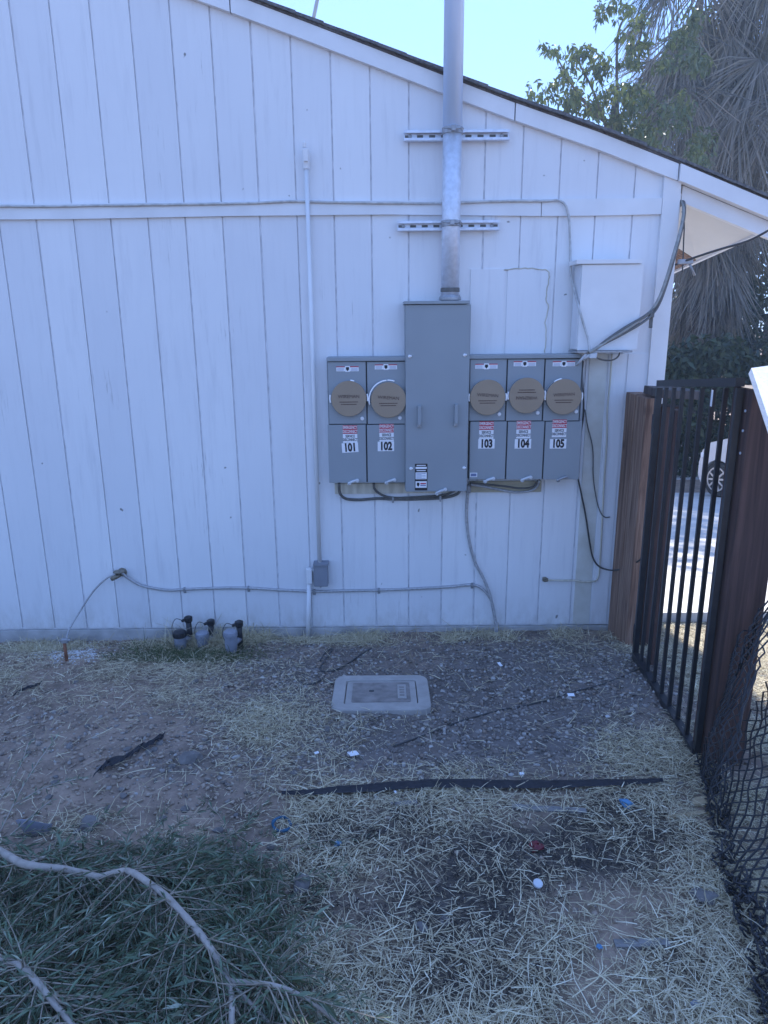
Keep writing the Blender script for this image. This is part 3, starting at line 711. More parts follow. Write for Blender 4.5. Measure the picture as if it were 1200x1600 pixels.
for zc in (zc1, zc2):
    bb = B(); bb.lathe((mx, D - MO, zc - .016), (0, 0, 1), [(rm + .002, 0), (rm + .005, .002), (rm + .005, .030), (rm + .002, .032)], 28)
    bb.box((mx - .012, D - MO - rm - .026, zc - .013), (mx + .012, D - MO - rm - .002, zc + .013), .002)
    bb.tube([(mx - .05, D - MO - rm - .012, zc + .002), (mx + .052, D - MO - rm - .012, zc - .003)], .0042, 8)
    bb.lathe((mx + .040, D - MO - rm - .012, zc - .003), (1, 0, 0), [(.009, 0), (.009, .008)], 6)
    bb.build('pipe_clamp', M['steel2'], mast)
def strut(x0, x1, y0, y1, label):
    rt_ = root('strut_channel', Wp((x0 + x1) / 2, (y0 + y1) / 2, .02), label, 'strut channel', 'steel strut channels behind the mast')
    a = Wp(x0, (y0 + y1) / 2, .045); b_ = Wp(x1, (y0 + y1) / 2, .045); zc = (a.z + b_.z) / 2; h = .0235
    bb = B()
    bb.box((a.x, D - .028, zc - h), (b_.x, D - .0245, zc + h), 0)
    for s in (-1, 1):
        bb.box((a.x, D - .052, zc + s * h - .0018), (b_.x, D - .0235, zc + s * h + .0018))
        bb.box((a.x, D - .054, zc + s * (h - .006) - .0055), (b_.x, D - .050, zc + s * (h - .006) + .0055))
    bb.build('channel', M['steel'], rt_)
    for t in np.arange(.04, .99, .115):
        x = a.x + (b_.x - a.x) * t
        bb = B(); bb.box((x - .016, D - .0292, zc - .006), (x + .016, D - .0284, zc + .006)); bb.build('slot', M['cable'], rt_)
    for t in (.06, .93):
        x = a.x + (b_.x - a.x) * t
        bb = B(); bb.lathe((x, D - .029, zc), (0, -1, 0), [(.010, 0), (.010, .008), (.004, .009)], 6); bb.build('bolt', M['steel2'], rt_)
strut(631, 796, 204, 219, 'upper steel strut channel crossing behind the mast above the belt board')
strut(621, 780, 345, 360, 'lower steel strut channel crossing behind the mast below the belt board')

# ---------------------------------------------------------------- white painted conduit with junction box
cd = root('painted_conduit', Wp(480, 990, .03), 'thin white painted conduit running up the wall to a capped fitting', 'conduit')
xa = Wp(478.5, 258, .03).x; zt = Wp(478, 258, .03).z; zl = Wp(502, 880, .03).z
bb = B(); bb.tube([(xa, D - .032, zl), (xa, D - .032, zt)], .0125, 14); bb.build('upper_pipe', M['trim'], cd)
bb = B(); bb.lathe((xa, D - .032, zt - .02), (0, 0, 1), [(.017, 0), (.018, .02), (.02, .03), (.021, .075), (.018, .09), (.010, .1)], 14).box((xa - .012, D - .062, zt + .012), (xa + .014, D - .04, zt + .075), .005)
bb.lathe((xa - .005, D - .04, zt + .085), (0, 0, 1), [(.009, 0), (.011, .02), (.004, .03)], 10); bb.build('end_fitting', M['trim'], cd)
e = Wp(483, 893, .03); f_ = Wp(480, 990, .03)
bb = B(); bb.tube([(e.x, e.y, e.z - .05), (f_.x, f_.y, f_.z - .08)], .0145, 14); bb.build('lower_pipe', M['trim'], cd)
bb = B(); bb.box((e.x - .017, D - .052, e.z - .075), (e.x + .019, D - .012, e.z + .025), .008).tube([(e.x + .01, e.y, e.z + .008), (e.x + .07, e.y, e.z + .008)], .010, 10); bb.build('elbow', M['trim'], cd)
jb = root('junction_box', Wp(501, 917, .04), 'small grey weatherproof box at the foot of the white conduit', 'junction box')
wbox('body', 490, 884, 512, 917, .0015, .06, M['jbox'], jb, .006)
wbox('lid', 489, 881, 513, 885, .0015, .07, M['jbox'], jb, .003)
p = Wp(501, 918, .06); bb = B(); bb.lathe(p + Vector((0, .01, .004)), (0, 0, -1), [(.006, 0), (.006, .008)], 8); bb.build('screw', M['steel2'], jb)

# ---------------------------------------------------------------- cables on the wall
def wcable(label, pts, r, mat, off=.014, n=7, jit=0.0, cat='cable', name='cable', group=None):
    P = []
    for q in pts:
        o_ = q[2] if len(q) > 2 else off
        P.append(Wp(q[0], q[1], o_))
    P = smooth(P, n)
    if jit: P = [p_ + Vector((rnd.uniform(-jit, jit), 0, rnd.uniform(-jit, jit))) for p_ in P]
    o = B().tube(P, r, 8).build(name, mat); return tag(o, label, cat, group)
cl1 = wcable('grey armoured cable clipped low across the wall from the tap to the loop', [(188, 893, .05), (200, 903, .03), (222, 915), (260, 922), (288, 921), (340, 919), (388, 919), (440, 922), (490, 924), (540, 923), (592, 922), (645, 920), (700, 917), (738, 914), (756, 922, .02), (768, 940, .03), (773, 965, .04), (774, 990, .06), (769, 1004, .09), (772, 1011, .1), (779, 1008, .1), (781, 995, .08)], .0085, M['armor'])
for x_, y_ in ((288, 921), (388, 919), (491, 924), (592, 922), (738, 914)):
    p = Wp(x_, y_, .014); bb = B(); bb.box((p.x - .006, D - .026, p.z - .012), (p.x + .006, D - .0012, p.z + .012), .003).box((p.x - .008, D - .006, p.z - .028), (p.x + .008, D - .0012, p.z - .010), .002).lathe((p.x, D - .006, p.z - .02), (0, -1, 0), [(.004, 0), (.004, .003)], 8)
    o = bb.build('clip', M['steel2'], cl1)
wcable('grey armoured cable dropping from beside the tall cabinet to the ground loop', [(732, 762, .03), (730, 780), (729, 810), (733, 845), (742, 878), (755, 903, .02), (765, 928, .03), (771, 955, .04), (775, 975, .05), (779, 995, .07), (781, 1004, .09)], .0085, M['armor'])
wcable('grey cable looping beneath the 101 and 102 meters to the cabinet', [(530, 755, .06), (531, 770, .05), (540, 779, .03), (560, 781), (590, 779), (613, 780), (650, 780), (690, 778), (712, 773, .03), (720, 766, .06)], .0085, M['cable'])
wcable('second grey cable looping from the 102 meter beneath the cabinet', [(584, 755, .06), (586, 765, .05), (598, 774, .03), (615, 778), (650, 777), (690, 774), (708, 768, .04), (715, 762, .07)], .0075, M['cable'])
wcable('grey cable looping beneath the 103 and 104 meters', [(735, 757, .05), (755, 760, .03), (780, 765), (805, 769), (828, 767), (839, 760, .03), (843, 750, .07)], .0075, M['armor'], off=.026)
wcable('second thin cable under the 103 meter loop', [(735, 755, .05), (760, 757, .03), (790, 760, .028), (812, 763, .028), (832, 761, .03), (840, 751, .07)], .0055, M['cable'], off=.03)
for x_, y_ in ((614, 780), (688, 778)):
    p = Wp(x_, y_, .014); bb = B(); bb.box((p.x - .006, D - .03, p.z - .012), (p.x + .006, D - .0022, p.z + .014), .003).lathe((p.x, D - .012, p.z - .018), (0, -1, 0), [(.006, 0), (.006, .004)], 8)
    tag(bb.build('cable_clip', M['steel2']), 'small metal clip holding the loop below the ' + ('102 meter' if x_ < 650 else 'tall cabinet'), 'clip')
p = Wp(732, 765, .03); bb = B(); bb.lathe(p + Vector((0, 0, -.02)), (0, 0, 1), [(.014, 0), (.016, .01), (.016, .04), (.011, .05)], 10); tag(bb.build('cable_gland', M['steel2']), 'metal cable gland at the lower right corner of the cabinet', 'fitting')
# cable running on top of the belt board, then down to the cupboard
wcable('grey cable lying along the belt board and dropping beside the cupboard', [(-60, 322.5), (0, 322), (60, 322.5), (160, 321), (240, 320), (330, 318.5), (400, 317), (455, 314.5), (520, 316), (600, 317), (690, 317.5), (760, 315), (800, 314), (850, 314), (872, 313, .035), (884, 322, .04), (889, 345, .03), (891, 380, .02), (892, 425, .03), (898, 455, .1), (905, 483, .19), (913, 510, .19), (919, 530, .2), (921, 549, .22)], .0066, M['beltcable'], off=.03, jit=.0006)
# bundle from the soffit to the corner of the right bank
for i, (dx, dy, r_) in enumerate(((0, 0, .0095), (3, -2, .008), (5, 2, .007))):
    names_ = ('thickest grey service cable swooping from under the eave to the meters', 'middle grey service cable bundled with the thick one under the eave', 'thinnest grey service cable on the lower side of the bundle')
    wcable(names_[i], [(1061, 314 + i * 4, -.02), (1067 + dx * .4, 318 + dy, .02), (1068 + dx * .3, 335, .05), (1062 + dx * .4, 365, .07), (1052 + dx * .5, 400, .09), (1040 + dx * .6, 440, .10), (1028 + dx * .7, 470 + dy, .11), (1016 + dx, 487 + dy, .12), (1000 + dx, 500 + dy * 1.6, .18), (975, 517 + dy * 2, .20), (950, 532 + dy, .21), (932, 544, .22), (920, 551, .22)], r_, M['cable'] if i else M['pcable'])
wcable('thin dark wire hanging straight down from the eave', [(1066, 330, .02), (1069, 350, .03), (1068, 380, .03), (1067, 410, .03), (1066, 425, .03)], .004, M['bcable'])
p = Wp(1017, 492, .125); bb = B(); bb.box((p.x - .012, p.y - .022, p.z - .014), (p.x + .012, p.y + .014, p.z + .012), .004).box((p.x - .007, p.y - .008, p.z - .07), (p.x + .012, p.y + .002, p.z - .01), .003); tag(bb.build('strap_anchor', M['cable']), 'dark strap with hanging tail around the service cables', 'strap')
p = Wp(922, 555, .2); bb = B(); bb.tube([p + Vector((-.035, .02, -.02)), p + Vector((0, 0, 0)), p + Vector((.035, 0, .008))], .012, 8).tube([p + Vector((-.02, .0, .01)), p + Vector((-.045, .02, -.03)), p + Vector((-.055, .05, -.055))], .007, 8).box(p + Vector((-.006, -.018, -.016)), p + Vector((.032, .012, .010)), .004)
tag(bb.build('cable_splice', M['pvcw']), 'taped cable splice hanging under the cupboard tray', 'cable splice')
wcable('brown wire curling below the cupboard tray', [(927, 557, .18), (940, 562, .16), (955, 563, .14), (965, 558, .12), (969, 550, .12)], .0045, M['cable'])
wcable('black cable falling beside the 105 meter and reaching the gate post', [(911, 560, .14), (910, 590, .08), (912, 630, .05), (911, 655, .04), (905, 690, .03), (902, 735, .03), (908, 770, .02), (915, 805, .02), (921, 845, .02), (926, 870, .03), (936, 885, .04), (955, 891, .08), (975, 888, .2), (992, 880, .33), (1004, 872, .42)], .0052, M['bcable'])
wcable('thin grey wire wandering down the flat boards to a short ledge', [(914, 640, .02), (918, 665, .02), (926, 700, .02), (927, 745, .02), (932, 780, .02), (938, 800, .02), (945, 808, .02), (953, 808, .02)], .0035, M['cable'])
wcable('painted wire hanging straight from the cupboard down the boards', [(956, 553, .03), (954, 590, .02), (953, 602, .02), (949, 640, .018), (948, 690, .018), (944, 750, .018), (941, 805, .016), (939, 850, .016), (936, 895, .016), (932, 907, .016)], .005, M['cream'])
wcable('short cream pipe running low along the wall to a small tap', [(851, 906, .02), (880, 907, .02), (900, 907, .02), (912, 909, .02), (931, 908, .02)], .006, M['cream'])
p = Wp(851, 906, .02); bb = B(); bb.lathe(p, (-1, 0, 0), [(.012, -.02), (.014, 0), (.010, .012)], 10).box(p + Vector((-.012, -.012, -.006)), p + Vector((.012, .012, .016)), .003).tube([p + Vector((-.006, 0, .01)), p + Vector((.01, -.02, .006))], .004, 6); tag(bb.build('pipe_cap', M['brass']), 'small brass fitting on the wall right of the ground loop', 'fitting')
# wire to the ground rod at left, tap
wcable('thin grey wire arching from the tap down to the copper rod', [(183, 896, .06), (165, 905, .05), (145, 925, .04), (125, 955, .05), (110, 980, .10), (104, 997, .16)], .0055, M['armor'])
tp = root('hose_tap', Wp(187, 897, .02), 'old brass tap on the left part of the wall', 'tap')
p = Wp(188, 897, .04); bb = B(); bb.lathe(Vector((p.x, D, p.z)), (0, -1, 0), [(.028, 0), (.028, .006), (.014, .010), (.014, .05)], 14); bb.build('wall_flange', M['brass'], tp)
bb = B(); bb.tube([p + Vector((0, -.01, 0)), p + Vector((-.02, -.03, -.008)), p + Vector((-.045, -.035, -.022))], [.015, .015, .012], 12); bb.build('spout', M['brass'], tp)
bb = B(); bb.lathe(p + Vector((0, -.02, .018)), (0, 0, 1), [(.03, 0), (.033, .005), (.028, .010), (.008, .012)], 12); bb.build('valve_wheel', M['brass'], tp)
g_ = G(104, 1033); rd = root('ground_rod', g_, 'rusty copper ground rod standing in pale chips at the left of the wall', 'ground rod')
bb = B(); bb.tube([g_ + Vector((0, 0, -.06)), g_ + Vector((.003, 0, .135))], .0095, 10); bb.build('rod', M['copper'], rd)
bb = B(); q = g_ + Vector((.003, 0, .125)); bb.box(q + Vector((-.016, -.012, -.012)), q + Vector((.020, .012, .012)), .003).tube([q + Vector((-.03, 0, 0)), q + Vector((.035, 0, .004))], .006, 8); bb.build('clamp', M['steel2'], rd)

# ---------------------------------------------------------------- irrigation valves
def valve(px, py, blackcap, label, h=.125):
    g_ = G(px, py); r_ = root('irrigation_valve', g_, label, 'irrigation valve', 'irrigation valves at the foot of the wall')
    bb = B(); bb.lathe(g_ + Vector((0, 0, -.03)), (0, 0, 1), [(.031, 0), (.031, .05), (.034, .055), (.034, .075), (.036, .077), (.036, h)], 18); bb.build('body', M['valve'], r_)
    bb = B(); bb.lathe(g_ + Vector((0, 0, h - .029)), (0, 0, 1), [(.040, 0), (.041, .012), (.038, .03), (.030, .036), (.010, .038)], 18)
    for k in range(12):
        a = k * math.pi / 6; bb.box(g_ + Vector((.0405 * math.cos(a) - .002, .0405 * math.sin(a) - .002, h - .027)), g_ + Vector((.0405 * math.cos(a) + .002, .0405 * math.sin(a) + .002, h - .006)))
    bb.build('cap', M['blackp'] if blackcap else M['valve'], r_)
    q = g_ + Vector((.035, .085, 0)); t = .175 if blackcap else .15
    bb = B(); bb.tube([q + Vector((0, 0, -.03)), q + Vector((0, 0, t))], .017, 12).lathe(q + Vector((0, 0, t - .02)), (0, 0, 1), [(.022, 0), (.025, .006), (.025, .03), (.015, .036)], 12).tube([q + Vector((0, 0, t + .0)), q + Vector((-.04, -.01, t - .012))], [.012, .009], 8); bb.build('solenoid', M['blackp'], r_)
    bb = B(); bb.tube([g_ + Vector((0, .02, .04)), q + Vector((0, 0, .05))], .018, 10); bb.build('elbow', M['valve'], r_)
    wv = smooth([q + Vector((-.03, -.01, t - .01)), q + Vector((-.07, -.03, t + .01)), q + Vector((-.09, -.05, t - .05)), q + Vector((-.06, -.06, .03))], 5)
    bb = B(); bb.tube(wv, .0022, 5); bb.build('wire', M['bcable'], r_)
valve(283, 1017, True, 'irrigation valve with a black cap, leftmost of the three', .125)
valve(318, 1016, False, 'grey capped irrigation valve in the middle of the three', .115)
valve(362, 1020, False, 'grey capped irrigation valve farthest right, half sunk in straw', .135)

# ---------------------------------------------------------------- vault box
vc = G(594, 1091); vt = root('utility_box', vc, 'grey rounded utility box with dark rectangular lid set in gravel', 'utility box')
c = [G(515, 1118), G(675, 1118), G(660, 1063), G(526, 1063)]
hw = (c[1].x - c[0].x) / 2; hd_ = (c[2].y - c[1].y) / 2; cy = (c[2].y + c[1].y) / 2; cxx = (c[1].x + c[0].x) / 2
slope = Matrix.Rotation(-math.atan(.09), 3, 'X')
ctr = Vector((cxx, cy, gz(cxx, cy) + .006))
def rrect(hw, hd, r, n=6):
    out = []
    for (sx, sy, a0) in ((1, 1, 0), (-1, 1, 90), (-1, -1, 180), (1, -1, 270)):
        for k in range(n + 1):
            a = R(a0 + 90 * k / n); out.append(Vector((sx * (hw - r) + r * math.cos(a), sy * (hd - r) + r * math.sin(a), 0)))
    return out
def rim_mesh(o1, i1, z0, z1, mat, name):
    bb = B(); n = len(o1); R_ = []
    for lst, z in ((o1, z0), (o1, z1 - .006), ([v * .985 for v in o1], z1), ([v * 1.02 for v in i1], z1), (i1, z1 - .004), (i1, z0)):
        R_.append([bb.bm.verts.new(ctr + slope @ (v + Vector((0, 0, z)))) for v in lst])
    for a, b_ in zip(R_[:-1], R_[1:]):
        for k in range(n): bb.bm.faces.new((a[k], a[(k + 1) % n], b_[(k + 1) % n], b_[k]))
    return bb.build(name, mat, vt)
rim_mesh(rrect(hw, hd_, .06), rrect(hw * .745, hd_ * .70, .02), -.06, .018, M['lidc'], 'rim')
def slab(hw, hd, r, z0, z1, mat, name, parent=vt, off=Vector((0, 0, 0))):
    bb = B(); bb.prism([ctr + slope @ (v + off + Vector((0, 0, z0))) for v in rrect(hw, hd, r, 3)], slope @ Vector((0, 0, z1 - z0))); return bb.build(name, mat, parent)
lid = slab(hw * .725, hd_ * .675, .015, -.01, .012, M['lidc'], 'lid')
slab(hw * .60, hd_ * .56, .01, .011, .0145, M['lidp'], 'lid_panel')
slab(hw * .09, hd_ * .40, .004, .0147, .018, M['lidc'], 'name_plate', vt, Vector((hw * .43, 0, 0)))
slab(.012, .009, .003, .0147, .0162, M['greyedge'], 'lift_slot', vt, Vector((-hw * .2, .012, 0)))
for k in range(4): slab(hw * .05, .008, .003, .0182, .0192, M['lidp'], 'raised_mark', lid, Vector((hw * .43, -.045 + k * .03, 0)))

# ================================================================ GATE AND FENCE
# wide weathered post against the wall
pA = G(955, 984); pA.x -= .035; pB = G(978, 1014)
wp_ = root('gate_post', (pA.x + .05, (pA.y + pB.y) / 2, base(3.9)), 'thick weathered wooden gate post standing against the house corner', 'post')
ztop = Yp(985, 617, 3.95).z
bb = B(); bb.box((pA.x, 3.97, -.2), (pA.x + .088, 4.12, ztop), .004); bb.build('back_plank', M['wood'], wp_)
bb = B(); bb.box((pA.x + .003, 3.80, -.1), (pA.x + .085, 3.966, ztop - .004), .004); bb.build('front_plank', M['wood'], wp_)
bb = B(); bb.box((pA.x + .089, 3.80, -.1), (pA.x + .20, 3.95, ztop - .05), .004); bb.build('side_plank', M['redwood'], wp_)
bb = B(); bb.box((pA.x + .04, 3.70, ztop + .001), (pA.x + .25, 3.96, ztop + .045), .004, rot_=Matrix.Rotation(R(3), 3, 'Y')); bb.build('cap_block', M['darkwood'], wp_)
# iron gate
gl = Vector((1.43, 3.76, 0)); ga = G(992, 1028); gb = G(1087, 1184)
ga = Vector((ga.x, ga.y, ga.z + .02)); gb = Vector((gb.x, gb.y, gb.z + .02))
hgt = 1.485
gate = root('iron_gate', ga, 'black iron gate of upright bars between the two wooden posts', 'gate')
dv = (gb - ga); gate_dir = dv.normalized(); upv = Vector((0, 0, 1))
def gbar(p0, p1, w, name, parent=gate, mat=None, w2=None):
    t = (p1 - p0).normalized(); sidev = gate_dir if abs(t.z) > .7 else upv; n = t.cross(sidev).normalized(); s2 = n.cross(t); h = w / 2; k = (w2 or w) / 2
    bb = B(); bb.prism([p0 + s2 * h + n * k, p0 - s2 * h + n * k, p0 - s2 * h - n * k, p0 + s2 * h - n * k], p1 - p0); return bb.build(name, mat or M['iron'], parent)
gbar(ga, gb, .034, 'bottom_rail'); gbar(ga + upv * hgt, gb + upv * hgt, .031, 'top_rail')
gbar(ga + upv * .016, ga + upv * (hgt - .02), .028, 'stile'); gbar(gb + upv * .016 - gate_dir * .0, gb + upv * (hgt - .02), .022, 'stile')
NB = 7
for k in range(1, NB + 1):
    q = ga + dv * (k / (NB + 1)); gbar(q + upv * .018, q + upv * (hgt - .02), .016, 'bar')
q = ga + dv * (5.5 / 9) ; wq = ga + dv * .79
st_ = gbar(ga + dv * .80 + Vector((-.022, 0, hgt - .09)), ga + dv * .80 + Vector((-.022, 0, hgt - .028)), .02, 'tag_sticker', gate, M['white'], .001)
for zz in (.12, 1.28):
    bb = B(); q = ga - gate_dir * .03 + upv * zz; bb.tube([q - upv * .05, q + upv * .05], .014, 10); bb.build('hinge', M['iron'], gate)
# redwood stop behind the hinge side of the gate
q = ga + dv * .10 + Vector((.055, 0, 0))
bb = B(); bb.box((q.x, q.y - .012, -.05), (q.x + .035, q.y + .05, ztop - .03), .003); o = tag(bb.build('stop_board', M['redwood']), 'thin reddish wooden board just behind the hinge side of the gate', 'board')
# big redwood post near the camera
pc = G(1091, 1196); pc.x += .028; PT = Yp(1172, 606, pc.y + .03).z
rp = root('redwood_post', pc + Vector((.08, .08, 0)), 'thick reddish stained wooden post on the latch side of the gate', 'post')
bb = B(); bb.box((pc.x + .005, pc.y, pc.z - .25), (pc.x + .15, pc.y + .14, PT), .006); bb.build('shaft', M['redwood'], rp)
bb = B()
for zz in (.05, .12, .2): bb.lathe((pc.x + .004, pc.y + .03, PT - zz - .03), (-1, 0, 0), [(.005, 0), (.005, .003)], 8)
bb.build('nail', M['steel'], rp)
# pale leaning board at the right edge of the frame
q0 = Yp(1176, 573, 2.35); q1 = Yp(1226, 575, 2.3); q2 = Yp(1262, 800, 2.05); q3 = Yp(1212, 700, 2.1)
bb = B(); bb.prism([Yp(1174, 575, 2.42), Yp(1240, 566, 2.42), Yp(1285, 705, 2.02), Yp(1218, 705, 2.02)], (0, .015, -.02)); tag(bb.build('white_board', M['whtboard']), 'white painted board leaning over the reddish post at the right edge', 'board')
bb = B(); qa = Yp(1188, 705, 2.5); bb.box((qa.x, qa.y, .25), (qa.x + .12, qa.y + .02, qa.z - .01), .003).box((qa.x - .012, qa.y - .02, qa.z - .012), (qa.x + .14, qa.y + .05, qa.z + .008), .004)
bb.bm.free(); 
qa = Yp(1193, 712, 2.72)
bb = B(); bb.box((qa.x, qa.y, .1), (qa.x + .05, qa.y + .03, qa.z), .003); tag(bb.build('grey_picket', M['oldwood']), 'grey wooden picket just right of the reddish post', 'picket')

# chain-link mesh, sagging from the post towards the camera
cf = root('chain_link_fence', G(1125, 1260), 'black chain link mesh sagging from the reddish post and crumpled along the straw', 'fence')
Bt = [G(1094, 1196), G(1112, 1265), G(1132, 1345), G(1150, 1410), G(1178, 1510), G(1204, 1610), G(1245, 1720)]
Bt = smooth(Bt, 10)
Tp = []
for i, p_ in enumerate(Bt):
    t = i / (len(Bt) - 1)
    Tp.append(Vector((pc.x + .20 + .34 * t, pc.y - .03 - 1.05 * t, .98 - .12 * t + .05 * math.sin(t * 7))))
def sheet(u, v):
    f = u * (len(Bt) - 1); i = min(int(f), len(Bt) - 2); a = Bt[i].lerp(Bt[i + 1], f - i); b_ = Tp[i].lerp(Tp[i + 1], f - i)
    p_ = a.lerp(b_, v)
    out = Vector((.10, -.02, 0)) * math.sin(math.pi * min(1, v)) * 0.9
    wob = noise.noise_vector(Vector((u * 4, v * 3, 2))) * .035 + noise.noise_vector(Vector((u * 11, v * 9, 5))) * .012
    return p_ + out + wob * (1.0 if v > .02 else .6)
NW, NVv = 46, 20
for w in range(NW):
    P = []
    for k in range(NVv * 2 + 1):
        v = k / (NVv * 2); sgn = (1 if (k + w) % 2 else -1)
        u = (w + .5 + .53 * sgn) / NW
        q = sheet(max(0, min(1, u)), v ** .95)
        P.append(q + Vector((.003 * (1 if k % 4 < 2 else -1), 0, 0)))
    bb = B(); bb.tube(P, .0037, 5, smooth=True); bb.build('wire', M['mesh'], cf)
# crumpled hem along the ground
bb = B()
for k in range(150):
    u0 = rnd.random() * .96; L = rnd.uniform(.015, .06); P = []
    a0 = Vector((rnd.gauss(.015, .018), rnd.gauss(0, .01), abs(rnd.gauss(.03, .028))))
    for j in range(6):
        q = sheet(min(1, u0 + L * j / 5), 0) + a0 + Vector((rnd.gauss(0, .007), rnd.gauss(0, .007), rnd.gauss(0, .008)))
        P.append(q)
    bb.tube(smooth(P, 2), .0032, 5)
for k in range(170):
    u0 = rnd.random(); q = sheet(u0, 0); 
    bb.tube([q + Vector((rnd.uniform(-.012, .01), rnd.gauss(0, .005), rnd.uniform(0, .03))), q + Vector((-.022 + rnd.gauss(0, .006), rnd.gauss(0, .008), rnd.uniform(.02, .05)))], .0028, 4)
o = bb.build('crumpled_hem', M['mesh'], cf); o['kind'] = 'stuff'
bb = B()                                    # second fold of mesh bunched over the foot of the post
for w in range(15):
    P = []
    for k in range(37):
        v = k / 36; sgn = 1 if (k + w) % 2 else -1; u = (w + .5 + .53 * sgn) / 15
        a = Bt[0].lerp(Bt[14], u) + Vector((-.01, 0, 0)); t_ = Vector((pc.x + .05 + .12 * u, pc.y - .02 - .05 * u, .98 - .30 * (1 - u)))
        q = a.lerp(t_, v) + noise.noise_vector(Vector((u * 5, v * 4, 8))) * .03; q.y = min(q.y, pc.y - .006)
        P.append(q)
    bb.tube(P, .0034, 5)
o = bb.build('bunched_fold', M['mesh'], cf); o['kind'] = 'stuff'

# ================================================================ THINGS LYING ON THE GROUND
def gline(pts, h, n=6): return [G(x, y, h) for x, y in pts]
P = smooth(gline([(440, 1238), (480, 1236), (530, 1232), (580, 1229), (640, 1224), (700, 1222), (780, 1223), (860, 1223), (930, 1221), (990, 1220), (1035, 1217)], .026), 6)
bb = B(); n = len(P)
for i in range(n - 1):
    w0, w1 = [(.006 + .020 * math.sin(math.pi * min(1, (k / n) * 1.0)) ** .6) for k in (i, i + 1)]
    a, b_ = P[i], P[i + 1]; yv = Vector((0, 1, 0)); u = Vector((0, 0, 1))
    if i == 0: prev = [bb.bm.verts.new(a + yv * w0 * s - u * (.004 if abs(s) == 1 else -.006)) for s in (-1, 0, 1)]
    cur = [bb.bm.verts.new(b_ + yv * w1 * s + Vector((0, rnd.gauss(0, .002), 0)) - u * (.004 if abs(s) == 1 else -.006)) for s in (-1, 0, 1)]
    for k in range(2): bb.bm.faces.new((prev[k], cur[k], cur[k + 1], prev[k + 1]))
    prev = cur
tag(bb.build('drip_hose', M['fabric'], None, True), 'flat black hose lying across the yard between gravel and straw', 'hose')
P = smooth(gline([(615, 1166), (660, 1150), (720, 1127), (780, 1110), (840, 1098), (900, 1080), (950, 1066), (1000, 1044)], .006), 8)
tag(B().tube(P, .0038, 6).build('drip_line', M['bcable']), 'thin black drip line crossing the gravel towards the gate', 'drip line')
for lab, pts in (('short black wire curling on the gravel left of the utility box', [(500, 1033), (508, 1020), (520, 1014), (500, 1045), (520, 1048), (545, 1036), (565, 1022), (580, 1013)]),
                 ('black wire scrap in the gravel near the left of the lid', [(468, 1066), (480, 1070), (496, 1066), (508, 1056)])):
    tag(B().tube(smooth(gline(pts, .008), 6), .005, 6).build('wire_scrap', M['bcable']), lab, 'wire')
def card(name, px, py, w, d, rz, mat, label, cat, tilt=.15, th=.002, bev=0):
    g_ = G(px, py); bb = B(); rm_ = Matrix.Rotation(rz, 3, 'Z') @ Matrix.Rotation(tilt, 3, 'X')
    bb.box(g_ + Vector((-w / 2, -d / 2, -th / 2 + .012)), g_ + Vector((w / 2, d / 2, th / 2 + .012)), bev, rot_=rm_)
    return tag(bb.build(name, mat), label, cat)
card('paper_card', 552, 1181, .038, .052, .35, M['wht'], 'small white card lying on the straw below the utility box', 'card', -.25)
card('paper_scrap', 781, 1041, .016, .036, .3, M['wht'], 'white paper scrap on gravel beneath the cable loop', 'paper')
card('plastic_scrap', 892, 1089, .032, .022, 0, M['wht'], 'pale blue-white scrap on the gravel near the gate', 'scrap')
card('paper_scrap', 495, 1180, .018, .012, .5, M['wht'], 'tiny white scrap left of the card on the straw', 'paper')
card('plastic_scrap', 949, 1123, .018, .014, .2, M['pvcw'], 'greyish plastic scrap on the gravel in front of the gate', 'scrap')
card('white_shard', 815, 1213, .016, .012, .2, M['wht'], 'white shard beside the black hose', 'shard', th=.006)
card('white_shard', 618, 1242, .008, .016, .4, M['wht'], 'sliver of white plastic just below the hose', 'shard')
for lab, px, py, mt, s in (('crumpled bright blue plastic scrap on the straw right of the hose middle', 980, 1256, 'blue', .022),
                           ('dark red crumpled plastic scrap in the dark mulch', 838, 1323, 'redp', .022),
                           ('tiny blue scrap in the straw at lower right', 936, 1479, 'blue', .009),
                           ('violet blue scrap near the chain link in the foreground', 1088, 1570, 'jbox', .014),
                           ('little pale blue scrap on the straw at left of the mulch', 528, 1318, 'blue', .012)):
    g_ = G(px, py, .012); bb = B(); bb.rock(g_, s, (1, .8, .45), px * .1, 2)
    for v in bb.bm.verts: v.co += Vector((rnd.gauss(0, s * .18), rnd.gauss(0, s * .18), rnd.gauss(0, s * .15)))
    tag(bb.build('plastic_scrap', M[mt]), lab, 'scrap')
g_ = G(840, 1382, .012); tag(B().lathe(g_, (.1, -.3, 1), [(.014, 0), (.0145, .002), (.0145, .008), (.010, .010)], 18).build('bottle_cap', M['pvcw']), 'round pale bottle cap lying on the dark mulch', 'bottle cap')
P = [G(440 + 14 * math.cos(a), 1288 + 11 * math.sin(a), .012 + .01 * math.sin(a * 2)) for a in np.linspace(.5, 2 * math.pi + .1, 16)]
tag(B().tube(P, [.004 + .003 * math.sin(i) ** 2 for i in range(16)], 6).build('tape_loop', M['teal']), 'loop of dark blue tape on the soil beside the branches', 'tape')
def stake(x0, y0, x1, y1, w, th, mat, label):
    a, b_ = G(x0, y0, .001), G(x1, y1, .005); t = (b_ - a).normalized(); s = t.cross(Vector((0, 0, 1))).normalized()
    bb = B(); bb.prism([a - s * w / 2, a + s * w / 2, a + s * w / 2 + Vector((0, 0, th)), a - s * w / 2 + Vector((0, 0, th))], b_ - a)
    tag(bb.build('wood_lath', mat), label, 'lath')
stake(1040, 1279, 1112, 1270, .016, .008, M['tanwood'], 'tan wooden lath lying against the chain link')
